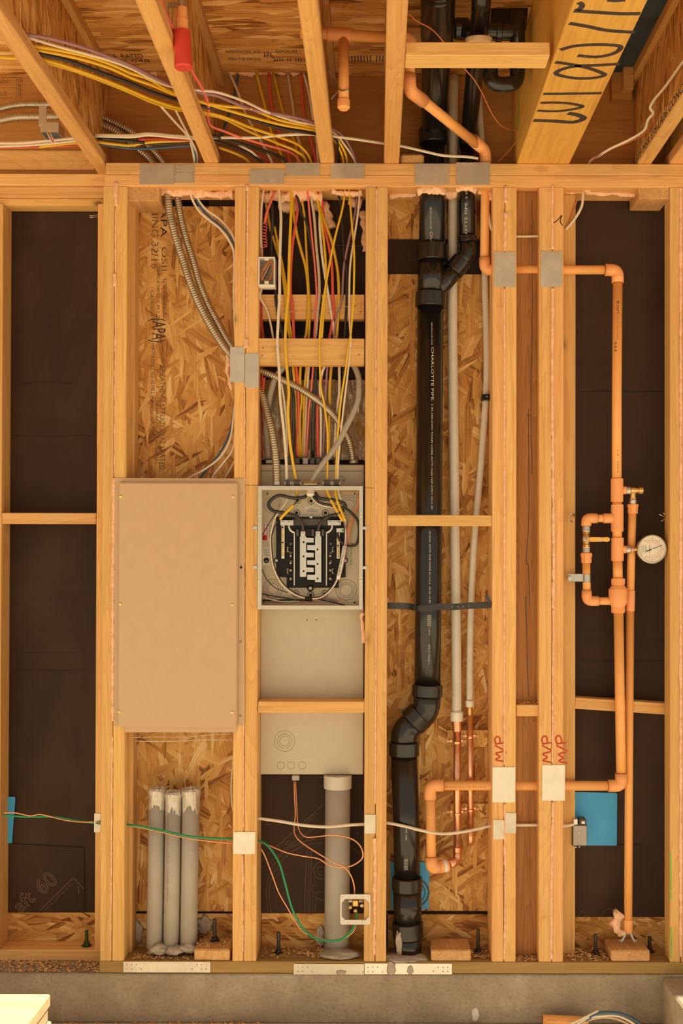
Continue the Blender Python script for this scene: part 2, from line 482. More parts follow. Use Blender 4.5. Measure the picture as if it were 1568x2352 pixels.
INK = plain('marker_ink', (0.045, 0.030, 0.024), 0.7, 0, 0.3, 200)
REDINK = plain('red_marker', (0.52, 0.055, 0.02), 0.7, 0, 0.2, 300)
BLACKINK = plain('gauge_ink', (0.03, 0.025, 0.02), 0.6)
PINKINK = plain('gauge_pink', (0.75, 0.36, 0.27), 0.6)
CPVC = plain('orange_cpvc', (0.88, 0.42, 0.13), 0.38, 0, 0.05, 20, 0, 0.4)
CPVCF = plain('orange_cpvc_fitting', (0.90, 0.40, 0.15), 0.42, 0, 0.04, 20, 0, 0.4)
GLUE = plain('joint_cement', (0.36, 0.075, 0.02), 0.5)
ORPRINT = plain('pipe_print', (0.38, 0.13, 0.035), 0.6)
def pex_mat():
    t = NT('clear_pex'); f = t.noise(t.coords(), 30, 3)
    t.b.inputs['Subsurface Weight'].default_value = 0.35
    t.b.inputs['Subsurface Radius'].default_value = (0.02, 0.016, 0.01)
    t.b.inputs['Subsurface Scale'].default_value = 0.4
    return t.set(t.ramp(f, [(0.3, (0.64,0.58,0.49)), (0.7, (0.72,0.66,0.56))]), 0.35)
PEX = pex_mat()
PEXR = plain('pex_ring', (0.74, 0.68, 0.56), 0.35)
PVC = plain('grey_pvc', (0.43, 0.39, 0.33), 0.42, 0, 0.06, 24, 0, 0.4, 0.12)
PVCL = plain('grey_pvc_coupling', (0.60, 0.55, 0.47), 0.3, 0, 0.04, 24, 0, 0.5)
TAPE = plain('silver_tape', (0.58, 0.53, 0.45), 0.35, 0.45, 0.15, 50, 0.4)
GROUT = plain('grout', (0.46, 0.39, 0.31), 0.85, 0, 0.15, 70, 0.5)
BLUE = plain('blue_membrane', (0.045, 0.40, 0.80), 0.4, 0, 0.08, 20)
TARP = plain('dark_blue_tarp', (0.02, 0.062, 0.09), 0.3, 0, 0.5, 14, 0.5)
WHT = plain('white_sheath', (0.74, 0.64, 0.49), 0.42, 0, 0.05, 50)
CRM = plain('cream_sheath', (0.56, 0.44, 0.29), 0.45, 0, 0.06, 50)
YEL = plain('yellow_sheath', (0.76, 0.46, 0.022), 0.4, 0, 0.06, 50)
YELD = plain('ochre_sheath', (0.62, 0.36, 0.016), 0.42, 0, 0.06, 50)
RED = plain('red_sheath', (0.66, 0.09, 0.055), 0.42, 0, 0.06, 50)
PINK = plain('pink_sheath', (0.80, 0.17, 0.13), 0.42, 0, 0.05, 50)
REDD = plain('dark_red_sheath', (0.42, 0.03, 0.015), 0.42, 0, 0.06, 50)
BLK = plain('black_sheath', (0.028, 0.023, 0.019), 0.36, 0, 0.15, 50)
PUR = plain('purple_sheath', (0.33, 0.17, 0.20), 0.42, 0, 0.06, 50)
BLU = plain('blue_sheath', (0.045, 0.105, 0.19), 0.4, 0, 0.06, 50)
GRC = plain('grey_cable', (0.36, 0.31, 0.25), 0.4, 0, 0.06, 50)
GRN = plain('green_sheath', (0.015, 0.30, 0.12), 0.35, 0, 0.06, 50)
COPW = plain('copper_wire', (0.86, 0.40, 0.20), 0.35, 0.7, 0.1, 60)
ORW = plain('orange_thin_wire', (0.60, 0.18, 0.05), 0.45)
REDCAP = plain('red_cap', (0.62, 0.055, 0.04), 0.38, 0, 0.08, 20, 0, 0.5)
WPL = plain('white_plastic', (0.74, 0.69, 0.60), 0.4, 0, 0.03)
LGREY = plain('light_grey_plastic', (0.42, 0.38, 0.33), 0.4, 0, 0.04)
DGREY = plain('dark_grey_plastic', (0.075, 0.068, 0.06), 0.45, 0, 0.08)
PAPER = plain('paper_label', (0.80, 0.75, 0.66), 0.6, 0, 0.03)
REDP = plain('red_print', (0.60, 0.05, 0.04), 0.6)
GRNP = plain('green_paint', (0.20, 0.50, 0.05), 0.6, 0, 0.25, 60)
GOLDH = plain('yellow_handle', (0.86, 0.46, 0.05), 0.4)
DIAL = plain('dial_face', (0.78, 0.72, 0.60), 0.35, 0, 0.02, 10, 0, 0.5)
CASE = plain('gauge_case', (0.62, 0.56, 0.46), 0.28, 0.85, 0.05)
SHAV = plain('sawdust', (0.80, 0.47, 0.22), 0.8, 0, 0.4, 200)
STRAPM = plain('strap_plastic', (0.035, 0.032, 0.03), 0.4, 0, 0.2, 60)
BRIGHT = plain('bright_galvanised', (0.82, 0.77, 0.64), 0.36, 0.25, 0.05, 35, 0, None, 0.06)
# ------------------------------------------------------------------ structure
ZT = 2.643                     # top of the top plates = underside of the joists
ZS = 2.992                     # underside of the subfloor
X = lambda px, py=1300, y=0.0: P(px, py, y).x
Zp = lambda py, px=865, y=0.0: P(px, py, y).z

box('floor', -7, 7, -14, 0.0, -0.26, -0.16, GROUND, None, 0).update_tag()
tag(bpy.data.objects['floor'], 'pale concrete slab in front of the framed wall', None, None, 'structure')
xr = X(1519, 2290, -0.006)
fo = box('foundation_curb', -2.6, 1.6, -0.006, 0.26, -0.16, -0.001, CONC, None, 0.004)
tag(fo, 'grey concrete foundation curb under the sill plate', None, None, 'structure')
fr = box('foundation_return', xr, xr + 0.22, -2.2, -0.007, -0.16, -0.006, CONC, None, 0.006)
tag(fr, 'concrete curb running toward the camera at the right', None, None, 'structure')

wall = empty('wall_back', (0.0, 0.07, 0.0), 'open framed wall of paired wooden studs', None, None, 'structure')
wl = empty('wall_left', (-1.0, 0.15, 0.0), 'recessed left bay of the framed wall with black felt', None, None, 'structure')
ceil = empty('ceiling', (0.0, -0.9, ZS), 'open ceiling of wood I-joists under a strand board subfloor', None, None, 'structure')

# plates
xl = X(243, 400)
box('top_plate', xl, 1.7, 0, 0.14, ZT - 0.038, ZT, FIR['x'], wall, 0.002)
box('top_plate', X(240, 415), 1.7, 0.0, 0.14, ZT - 0.0765, ZT - 0.0388, FIR['x'], wall, 0.002)
box('sill_plate', X(228, 2220), 1.7, 0.0, 0.14, 0.0, 0.038, SILL, wall, 0.002)
z0, z1 = 0.0385, ZT - 0.077
def stud(a, b, y0=0.0, y1=0.14, za=z0, zb=z1, par=wall, mat=None, name='stud'):
    return box(name, X(a, 1300, y0), X(b, 1300, y0), y0, y1, za, zb, mat or FIR['z'], par, 0.002)
pairs = [(233.5, 260.5, 288.5), (536.5, 562, 591.5), (837.5, 863, 888.5), (1130, 1158, 1185), (1237.5, 1267.5, 1293.5)]
for a, b, c in pairs:
    stud(a, b - 0.6); stud(b + 0.6, c)
stud(1538, 1561.5, 0, 0.07); stud(1563.5, 1592, 0, 0.07)
stud(1270, 1321, 0.072, 0.139)
stud(1180, 1246, 0.045, 0.135, z0, z1, wall, POST, 'post')
# dark checks along the post
for k, pts in enumerate([[(1221,460),(1222,700),(1219,900),(1221,1090)],[(1213,940),(1214,1180),(1208,1290),(1213,1300),(1216,1390)],[(1206,1370),(1209,1450),(1211,1530),(1213,1600)]]):
    ribbon('crack', [P(a, b, 0.0445) for a, b in pts], 0.0016, (0, -1, 0), 0.0003, INK, wall, 4)
# the flat piece behind the first pair
box('stud', X(289, 1300, 0.062), X(305, 1300, 0.062), 0.075, 0.139, z0, z1, FIR['z'], wall, 0.002)

# sheathing, felt
def sheet(name, a, b, c, d, y, mat, par=wall, th=0.011):
    return pbox(name, a, b, c, d, y, y + th, mat, par, 0.0)
sheet('sheathing_panel', 285, 474, 545, 2093, 0.141, OSBW)
sheet('felt_sheet', 480, 440, 560, 480, 0.153, FELT)
sheet('felt_sheet', 590, 440, 842, 1075, 0.146, FELT)
sheet('felt_sheet', 590, 1740, 842, 2098, 0.146, FELT)
sheet('sheathing_panel', 885, 440, 1140, 548, 0.141, OSBW)
sheet('felt_sheet', 885, 540, 1140, 640, 0.153, FELT)
sheet('sheathing_panel', 885, 630, 1140, 2092, 0.141, OSBW)
sheet('felt_sheet', 1180, 440, 1300, 2100, 0.146, FELT)
sheet('felt_sheet', 1296, 440, 1560, 2106, 0.140, FELT)
sheet('felt_sheet', 1312, 1941, 1470, 2106, 0.1365, FELT, wall, 0.002)
sheet('felt_sheet', 280, 2085, 1140, 2106, 0.158, FELT)
sheet('sheathing_strip', 240, 2099, 600, 2190, 0.1415, OSBL)
sheet('sheathing_strip', 592, 2098, 890, 2190, 0.1415, OSBL)
sheet('sheathing_strip', 886, 2101, 1240, 2190, 0.1415, OSBL)
sheet('sheathing_strip', 1262, 2104, 1560, 2190, 0.1415, OSBL)
box('felt_sheet', -2.2, 1.7, 0.21, 0.215, 0.0, ZS, FELT, wall, 0)  # added backing behind the whole wall, stops sky light leaking through gaps
# horizontal felt laps
def lap(pts, y, par, w=0.0016):
    ribbon('felt_lap', [P(a, b, y - 0.0006) for a, b in pts], w, (0, -1, 0), 0.0006, BLKP, par, 4)
lap([(1330,899),(1380,898),(1440,900),(1524,899)], 0.140, wall)
lap([(1330,1514),(1420,1519),(1524,1517)], 0.140, wall)
ribbon('felt_crease', [P(a, b, 0.1450) for a, b in [(767,563),(800,565),(830,566)]], 0.0012, (0,-1,0), 0.0006, FELTLINE, wall, 3)

# blocking between the studs
def block(a, b, c, d, y0, y1, par=wall, mat=None, name='blocking'):
    return pbox(name, a, b, c, d, y0, y1, mat or FIR['x'], par, 0.002)
block(592, 1611, 836.5, 1637, 0.002, 0.088)
block(889.5, 1183, 1129.5, 1208, 0.004, 0.020)
block(1185.5, 1619, 1237, 1645, 0.012, 0.044)
b5 = block(1320, 1609, 1537, 1635, 0.074, 0.136)
b5.rotation_euler.y = 0.062
block(592, 777, 836.5, 838, 0.006, 0.044)
block(594, 676, 836.5, 733, 0.056, 0.094)
# nail heads on the two flat blocks
for px, py, y in [(604,799,.006),(602,817,.006),(824,815,.006),(816,703,.056),(828,716,.056),(615,711,.056)]:
    lathe('nail', P(px, py, y - 0.001), (0, 1, 0), [(0, 0.002), (0.003, 0.002)], DARKM, wall, 8)
# end grain blocks under the top plate
ENDG = lumber('end_grain', 'y', (0.74,0.45,0.19), (0.62,0.34,0.12), (0.42,0.20,0.06), False, 1.6)
block(289, 428, 366, 461, 0.012, 0.139, wall, ENDG)
block(1465, 428, 1537, 457, 0.006, 0.13, wall, ENDG)

# left recessed bay
zl = P(120, 392, 0.11).z
box('top_plate', -2.2, X(246, 400, 0.11), 0.11, 0.199, ZT - 0.036, ZT + 0.002, FIR['x'], wl, 0.002)
box('top_plate', -2.2, X(246, 400, 0.11), 0.124, 0.199, ZT - 0.0735, ZT - 0.0365, FIR['x'], wl, 0.002)
box('header_strip', -2.2, X(246, 400, 0.13), 0.135, 0.199, ZT - 0.098, ZT - 0.074, FIR['x'], wl, 0.002)
box('sill_plate', -2.2, X(236, 2190, 0.11), 0.11, 0.199, 0.0, 0.036, FIR['x'], wl, 0.002)
za, zb = 0.0365, ZT - 0.099
box('stud', X(-22, 1300, .11), X(3, 1300, .11), 0.11, 0.199, za, zb, FIR['z'], wl, 0.002)
box('stud', X(-52, 1300, .11), X(-23, 1300, .11), 0.11, 0.199, za, zb, FIR['z'], wl, 0.002)
box('stud', X(221, 1300, .11), X(247, 1300, .11), 0.11, 0.199, za, zb, FIR['z'], wl, 0.002)
pbox('blocking', 4, 1178, 220.5, 1203, 0.112, 0.15, FIR['x'], wl, 0.002)
pbox('felt_sheet', -40, 430, 250, 2096, 0.201, 0.205, FELT, wl, 0)
pbox('sheathing_strip', -40, 2096, 250, 2185, 0.2005, 0.206, OSBL, wl, 0)
k60 = poly('felt_offcut', [(16,1938),(192,1947),(194,2094),(16,2094)], 0.196, 0.1985, FELT, wl)
lap([(45,882),(100,878),(170,881)], 0.201, wl); lap([(30,1000),(120,1002),(210,1000)], 0.201, wl, 0.001)
lap([(60,1500),(120,1500),(170,1500)], 0.201, wl, 0.001); lap([(30,1538),(120,1540),(210,1539)], 0.201, wl, 0.001)

# spray foam beads along the studs and plates
def bead(pts, r, seed, y=-0.0015, rough=0.5, par=wall, flat=0.7, name='foam_bead'):
    return foam(name, [P(a, b, y) for a, b in pts], r * 1.35, FOAM, par, seed, rough, 8, 0.006, flat)
bead([(266,418),(266,440),(267,475)], 0.005, 1)
bead([(265,480),(265,700),(263,1095)], 0.0016, 2, -0.0005)
bead([(263,628),(264,645),(264,660)], 0.0045, 3)
bead([(258,1690),(256,1950),(254,2190)], 0.0018, 4, -0.0005)
bead([(568,425),(568,520),(566,680),(565,795)], 0.0022, 5, -0.0008)
bead([(568,425),(568,432),(568,440)], 0.005, 6); bead([(567,778),(565,790),(567,800)], 0.006, 7)
bead([(562,892),(562,1100),(560,1500),(559,1900)], 0.0013, 8, -0.0005)
bead([(557,1965),(558,2080),(557,2190)], 0.0022, 9)
bead([(865,432),(863,800),(863,1380),(861,1850)], 0.0018, 10, -0.0005)
bead([(859,1925),(861,1980),(860,2100),(858,2195)], 0.004, 11)
bead([(1161,428),(1161,445),(1160,470)], 0.004, 12); bead([(1161,488),(1160,530),(1159,578)], 0.004, 13)
bead([(1158,662),(1158,1000),(1158,1400),(1158,1760)], 0.0025, 14)
bead([(1159,1846),(1159,1930),(1160,2050),(1158,2205)], 0.0028, 15)
bead([(1269,425),(1268,480),(1268,575)], 0.0028, 16)
bead([(1269,662),(1268,900),(1271,1250),(1270,1400)], 0.0035, 17)
bead([(1270,1400),(1269,1600),(1268,1752)], 0.0018, 18)
bead([(1269,1842),(1269,1880),(1267,1990),(1266,2205)], 0.0034, 19)
bead([(1562.5,430),(1562.5,900),(1562.5,1500),(1562.5,2200)], 0.003, 20)
bead([(262,1098),(260,1300),(259,1500),(259,1660)], 0.004, 21)
def puff(pts, r, seed, y, rough=0.7, par=wall, name='foam_seal', flat=0.8):
    return foam(name, [P(a, b, y) for a, b in pts], r, FOAM, par, seed, rough, 10, 0.005, flat)
puff([(358,440),(385,440),(440,441),(470,445),(535,444)], 0.013, 31, 0.05)
puff([(596,448),(640,452),(680,450),(720,450),(742,452)], 0.019, 32, 0.06, 0.75)
puff([(640,468),(665,470),(690,462)], 0.02, 33, 0.10); puff([(722,470),(745,480),(752,505),(757,525)], 0.02, 34, 0.11, 0.5)
puff([(762,440),(790,446),(832,444)], 0.010, 35, 0.03); puff([(800,462),(832,472)], 0.014, 36, 0.10)
puff([(833,485),(835,530),(838,580)], 0.009, 37, 0.10)
puff([(893,452),(930,448),(955,444)], 0.008, 38, 0.08); puff([(958,440),(990,435),(1024,442)], 0.012, 39, 0.012)
puff([(1022,446),(1050,442)], 0.014, 40, 0.07); puff([(1046,436),(1072,432),(1095,438)], 0.011, 41, 0.012)
puff([(1098,440),(1128,448),(1130,462)], 0.010, 42, 0.05); puff([(1187,450),(1236,448)], 0.012, 43, 0.07)
puff([(1297,441),(1345,440),(1362,444),(1465,446)], 0.007, 44, 0.06); puff([(1338,432),(1350,440),(1356,446)], 0.009, 45, 0.04)
puff([(834,1408),(830,1418),(833,1450),(835,1478)], 0.006, 46, 0.02)
puff([(521,815),(524,830),(522,850),(527,870),(533,900)], 0.006, 47, 0.03, 0.9)
puff([(520,162),(560,168),(620,163),(690,166)], 0.010, 48, 0.125, 0.9); puff([(775,160),(800,163),(818,162)], 0.010, 49, 0.125, 0.9)
puff([(330,158),(345,165),(362,172)], 0.011, 50, 0.125, 0.9)
puff([(1424,2095),(1414,2110),(1416,2135),(1430,2148)], 0.014, 51, 0.06, 0.8)

# ------------------------------------------------------------------ ceiling
YE = -1.92
sf = box('subfloor_panel', -3.0, 3.0, YE, 0.16, ZS, ZS + 0.018, OSBC, ceil, 0)
box('rim_board', -3.0, 3.0, 0.1405, 0.168, ZT + 0.0005, ZS - 0.0005, RIM, ceil, 0)
pbox('rim_patch', -60, 345, 216, 389, 0.131, 0.140, FIR['x'], ceil, 0.001)
FW, FH = 0.047, 0.038
def joist(px, w=FW):
    xc = X(px, 372)
    j = empty('joist', (xc, -0.9, ZT), None, None, None, None, ceil)
    box('bottom_flange', xc - w/2, xc + w/2, YE, 0.139, ZT + 0.0006, ZT + FH, FLANGE, j, 0.003)
    box('top_flange', xc - w/2, xc + w/2, YE, 0.139, ZS - FH, ZS - 0.0006, FLANGE, j, 0.003)
    box('web', xc - 0.0055, xc + 0.0055, YE, 0.139, ZT + FH + 0.0003, ZS - FH - 0.0003, OSBB, j, 0)
    return j, xc
J1, xj1 = joist(222); J2, xj2 = joist(485); J3, xj3 = joist(751); J4, xj4 = joist(899, 0.050)
J5, xj5 = joist(1480); J6, xj6 = joist(1553)
xb0, xb1 = X(1187, 372), X(1308, 372)
bm_ = box('beam', xb0, xb1, YE, 0.139, ZT + 0.0006, ZS - 0.001, BEAM, ceil, 0.003)
# handwriting across the underside of the beam
def bstroke(pts, w=0.0145):
    ribbon('handwriting', [PZ(1160 + a/3.843, b/3.843, ZT + 0.0004) for a, b in pts], w, (0, 0, -1), 0.0004, INK, bm_, 6)
bstroke([(250,1062),(420,1068),(600,1078),(690,1045),(640,1015),(555,998)], 0.021)
bstroke([(285,975),(420,982),(560,970),(680,940),(560,912),(420,905),(310,908)])
bstroke([(335,828),(560,826),(850,822)])
bstroke([(440,548),(560,565),(700,592),(820,630),(875,662),(780,688),(620,690),(480,665),(450,640),(520,605),(640,582),(820,575),(1010,563)])
bstroke([(485,440),(600,408),(750,395),(900,395),(1010,408),(1000,445),(930,480),(800,502),(640,490)])
bstroke([(565,205),(720,232),(900,268),(1140,285)]); bstroke([(605,95),(800,108),(1000,120),(1190,120)])
bstroke([(650,20),(678,45),(662,75),(635,90)], 0.014); bstroke([(900,2),(980,6),(1060,0)], 0.012)
mk('paint_mark', [(xb0-0.0006, -0.045, ZT+0.10), (xb0-0.0006, -0.028, ZT+0.10), (xb0-0.0006, -0.028, ZT+0.235), (xb0-0.0006, -0.042, ZT+0.235)], [[0,1,2,3]], GRNP, bm_)
# blocking between the joist and the beam
yb = PZ(1100, 128, ZT).y
box('blocking', xj4 + 0.026, xb0 - 0.012, yb, yb + 0.075, ZT + 0.0006, ZT + 0.036, FIR['x'], ceil, 0.002)
# dark blue covering over the gap beside the beam
tp = [PZ(1478,0,ZS-0.004), PZ(1548,0,ZS-0.004), PZ(1462,172,ZS-0.004), PZ(1398,168,ZS-0.004)]
tarp = mk('tarp', tp + [p + Vector((0,0,0.003)) for p in tp], [[0,1,2,3],[7,6,5,4],[0,4,5,1],[1,5,6,2],[2,6,7,3],[3,7,4,0]], TARP)
tag(tarp, 'dark blue sheeting over the gap beside the big beam', 'sheeting')
box('rim_stub', X(1405,200,.10), X(1452,200,.10), 0.10, 0.139, ZS-0.095, ZS-0.001, RIM, ceil, 0.001)
box('rim_stub', X(1432,200,.06), X(1455,200,.06), 0.06, 0.099, ZS-0.075, ZS-0.002, FLANGE, ceil, 0.001)
# printed stamps on the flange, the subfloor and the rim board
xf = xj5 - FW/2
text('print', '1650 SPF MSR ES9-LR06 CONC', (xf, 0.12, ZT+0.007), (0,-1,0), (0,0,1), 0.025, INK, J5, 0.66)
def sub_text(body, px0, py, px1, h):
    a = PZ(px0, py, ZS); b = PZ(px1, py, ZS)
    text('print', body, (a.x, a.y, ZS), (1,0,0), (0,-1,0), h, INK, sf, b.x - a.x)
sub_text('APA', 606, 134, 628, 0.05); sub_text('RATED SHEATHING  24 OC', 520, 122, 600, 0.022); sub_text('SIZED FOR SPACING', 524, 138, 600, 0.020)
sub_text('EXPOSURE 1', 634, 122, 690, 0.022); sub_text('|||| || |||', 630, 139, 692, 0.02)
sub_text('APA  RATED', 240, 133, 330, 0.03); sub_text('||| || 048', 250, 142, 345, 0.02); sub_text('|||||||| |||', 800, 138, 880, 0.035)
text('print', '1047', P(0,192,.1402), (1,0,0), (0,0,1), 0.013, PRINTK, ceil, 0.036)
text('print', '23', P(0,219,.1402), (1,0,0), (0,0,1), 0.013, PRINTK, ceil, 0.022)
for a, b, c, d in [(0,177,37,177.8),(0,201,37,201.8),(0,225,37,225.8),(37,177,37.8,226),(42,178,43,226),(46,178,47,226),(50,178,51,226)]:
    pbox('print', a, b, c, d, 0.1398, 0.1404, PRINTK, ceil, 0)
# short offcut of lumber on the top plate
bo = pbox('lumber_offcut', 919, 347, 974, 371, 0.004, 0.07, ENDG, None, 0.008)
bo.location.z = ZT + 0.0008 + (P(919,347,.004).z - P(919,371,.004).z) / 2
for pts in ([(1539.5,1958),(1540.5,2010),(1539,2070)],[(1540,2130),(1541,2170),(1540,2200)]):
    ribbon('paint_mark', [P(a, b, -0.0005) for a, b in pts], 0.004, (0,-1,0), 0.0003, GRNP, wall, 4)
tag(bo, 'short end-grain lumber offcut lying on the top plate beside a joist', 'wood block')
# ------------------------------------------------------------------ cables and conduits
ZC = ZT + FH + 0.012           # cables lie on the bottom flanges of the joists
CABLES = 'sheathed cables of the house wiring'
def path(ceil_pts=(), bay_pts=(), yb=0.05, zc=ZC, plate=True, y_in=0.055):
    """ceiling points lie on the level of the joist flanges, bay points at depth yb (or own depth)"""
    pts = []
    for q in ceil_pts:
        if len(q) == 3: pts.append(P(q[0], q[1], q[2]))
        else: pts.append(PZ(q[0], q[1], zc))
    for q in bay_pts:
        pts.append(P(q[0], q[1], q[2] if len(q) == 3 else yb))
    return pts
def cable(label, mat, ceil_pts, bay_pts, yb=0.05, r=0.0048, cat='cable', group=CABLES, zc=ZC, name='electrical_cable', flat=0.72):
    o = tube(name, path(ceil_pts, bay_pts, yb, zc), r, mat, None, 8, 5, None, flat)
    return tag(o, label, cat, group)
YI = 0.055
YF = -0.004
# --- cables in front of both flat blocks, into the open breaker box
cable('white cable farthest left of those stapled across the front block, into the open breaker box', WHT,
  [(526,167,.12),(544,206,.11),(559,250,.10),(572,278,.09),(603,331,.075),(623,371,YI)],
  [(636,410,YI),(641,450,.03),(645,496,.012),(644,546,.0),(642,612,YF),(642,679,YF),(640,710,YF),(637,776,YF),(637,796,YF),(641,851,YF),(643,910,.002),(652,993,.01),(657,1060,.02),(658,1103,.025)])
cable('yellow cable leftmost of the three over the front block, into the breaker box', YEL,
  [(588,165,.12),(603,224,.11),(613,262,.10),(623,303,.09),(641,344,.075),(650,371,YI)],
  [(662,410,YI),(669,452,.035),(668,496,.015),(665,563,.0),(663,629,YF),(662,679,YF),(658,715,YF),(655,776,YF),(657,826,YF),(663,899,YF),(661,943,.0),(665,1009,.008),(672,1060,.02),(680,1104,.028)])
cable('yellow cable crossing from upper right to the middle of the front block', YEL,
  [(77,113),(172,132),(249,155),(300,178),(350,196),(398,216),(460,234),(520,252),(590,272),(650,287),(720,299),(764,318,-.06),(783,350,.0),(788,371,.03)],
  [(791,410,.045),(791,443,.03),(786,480,.012),(771,538,.0),(757,604,YF),(744,679,YF),(739,718,YF),(734,776,YF),(734,826,YF),(737,892,YF),(744,926,.0),(752,993,.008),(752,1060,.02),(751,1104,.028)])
cable('yellow cable farthest right over the front block, next to a white one', YEL,
  [(69,105),(134,115),(210,132),(268,153),(300,168),(341,181),(390,209),(463,234),(516,244),(575,250),(639,275),(720,293),(766,313,-.07),(789,344,-.01),(797,371,.03)],
  [(800,410,.045),(802,440,.03),(807,505,.01),(813,579,.0),(812,679,YF),(809,726,YF),(804,776,YF),(800,801,YF),(792,859,YF),(784,910,.0),(777,976,.008),(773,1050,.02),(771,1104,.028)])
cable('white cable running beside the rightmost yellow one down to the breaker box', WHT,
  [(54,83),(134,107),(191,122),(249,138),(300,157),(383,196),(454,207),(499,212),(559,232),(613,257),(677,278),(720,287),(766,305,-.08),(792,334,-.02),(815,371,.03)],
  [(823,410,.045),(826,440,.03),(822,488,.015),(812,554,.008),(804,612,.006),(802,679,.004),(803,743,.004),(806,784,.001),(804,801,.003),(797,868,.004),(788,943,.01),(778,1042,.018),(775,1104,.028)], 0.05, 0.0042)
# --- cables stapled to the rear flat block
YR = 0.0505
def rear(label, mat, cp, bp, r=0.0048):
    return cable(label, mat, cp, bp, YR, r)
rear('purple cable crossing behind the rightmost yellow cable', PUR,
  [(52,78),(115,88),(191,109),(249,130),(300,150),(383,191),(456,212),(499,220),(559,245),(603,257),(654,265),(720,280),(766,298,-.09),(792,318,-.03),(818,371,.04)],
  [(820,410,.055),(821,443,.05),(814,496,.05),(797,571,.05),(789,621,.05),(786,679),(783,693),(770,743),(767,774),(758,810,.052),(752,841),(748,899),(746,950,.07),(742,1050,.115)], 0.0052)
rear('black cable behind the crossing yellow cables at the right', BLK,
  [(80,122),(153,138),(230,166),(300,191),(350,212),(400,227),(464,244),(524,255),(613,285),(664,298),(723,307),(769,318,-.07),(776,344,-.01),(778,371,.04)],
  [(776,410,.055),(774,440),(781,463),(786,513),(789,579),(796,629),(796,679),(795,710),(791,776),(788,850,.07),(782,950,.09),(776,1050,.115)], 0.0058)
rear('black cable slanting down from the top plate between two red cables', BLK,
  [(470,310),(491,312),(559,332),(613,349),(654,368,.03)],
  [(670,410,.05),(680,440),(689,480),(703,513),(714,559,.06),(725,620,.066),(735,679,.055),(738,726),(742,760),(735,800,.052),(726,841),(723,899),(720,943,.07),(718,1050,.115)], 0.0058)
rear('black cable hanging left of the yellow ones behind the small white box', BLK,
  [(224,318),(300,324),(366,331),(446,323),(497,325),(559,347),(598,371,.035)],
  [(612,410,.05),(621,455),(626,496),(624,579,.07),(633,670,.06),(634,693),(646,760),(656,800,.052),(665,842),(671,892),(675,926),(674,984,.08),(670,1050,.115)], 0.0055)
rear('pink cable running straight down the middle of the bay', PINK,
  [(366,-4),(380,33),(398,70),(416,115),(436,157),(466,207),(479,245),(477,269),(484,289),(516,302),(559,318),(613,334),(664,349),(687,370,.03)],
  [(698,410,.05),(706,442,.045),(711,496),(717,554),(723,612),(727,679),(725,715),(721,776),(719,841),(714,899),(709,943,.07),(706,993,.09),(703,1050,.115)])
rear('red cable crossing left behind the first yellow cable', RED,
  [(617,165,.12),(623,242,.11),(639,298,.095),(656,336,.08),(665,371,YI)],
  [(676,410,YI),(682,463),(683,485),(676,530),(670,579),(667,637),(667,679),(670,693),(673,735),(675,776),(680,841),(684,892),(685,943,.07),(682,1009,.10),(683,1050,.115)])
rear('red cable beneath the crossing yellow cables right of the middle', RED,
  [(692,164,.12),(697,255,.11),(710,306,.09),(725,369,.065)],
  [(733,410,.06),(740,473),(746,523),(756,571),(762,612),(764,679),(766,715),(757,774),(748,810,.052),(742,841),(735,890,.06),(729,931,.07),(729,1009,.10),(731,1056,.115)])
rear('cream cable hugging the right side of the pink one', CRM,
  [(660,164,.12),(672,242,.11),(682,306,.09),(697,357,.07),(701,371,.06)],
  [(708,410,.06),(714,453),(721,496),(726,563),(732,629),(733,679),(729,718),(725,768),(716,810,.053),(709,841),(706,884),(703,926,.07),(698,1050,.115)])
rear('printed white cable slanting right across the rear block', WHT,
  [(697,166,.12),(710,217,.11),(719,273,.10),(727,320,.085),(730,371,.065)],
  [(733,410,.06),(736,455),(734,513),(738,571),(743,612),(754,679),(759,710),(767,774),(752,825,.052),(735,876),(737,960,.08),(736,1050,.115)], 0.0045)
rear('ochre yellow cable spreading from the left edge down to the first crossing', YELD,
  [(501,338,.0),(544,354,.02),(570,371,.04)],
  [(590,410,.06),(608,455,.07),(620,521,.065),(635,571,.06),(646,612),(655,679),(658,715),(661,753),(666,779,.052),(671,830,.053),(676,877),(681,960,.08),(686,1050,.118)])
rear('second ochre cable lying beside the spreading one at the left', YELD, [],
  [(630,520,.06),(638,560),(648,606),(657,660),(661,700),(664,740),(671,779,.053),(678,841,.055),(681,900,.06)], 0.004)
rear('ochre yellow cable slanting into the middle pair on the rear block', YELD,
  [(627,166,.12),(649,255,.11),(664,298,.095),(677,329,.08),(684,371,.06)],
  [(684,410,.06),(673,465,.058),(680,530),(690,571),(703,621),(708,679),(707,715),(704,760),(700,779,.052),(694,810,.053),(690,841),(689,880),(693,918,.065),(688,960,.08),(690,1050,.118)])
rear('yellow cable upright in the middle pair on the rear block', YELD,
  [(92,140),(172,163),(249,192),(300,213),(350,235),(409,252),(482,264),(520,275),(575,303),(640,330),(680,347,-.01),(703,369,.03)],
  [(700,410,.05),(694,455),(699,496),(701,530),(704,588),(708,650),(711,700),(711,740),(709,776),(706,810,.053),(704,841),(700,884),(697,960,.08),(694,1050,.12)])
rear('yellow cable that joins the crossing one above the rear block', YEL,
  [(-25,128),(20,133),(92,136),(172,159),(249,187),(300,208),(350,229),(409,247),(482,260),(532,275),(575,293),(651,318),(690,336,-.01),(713,367,.03)],
  [(719,410,.05),(725,442,.05),(733,480,.04),(741,530,.02),(747,588,.004),(749,637,.001),(746,679,.004),(743,718,.004),(738,776,.003)])
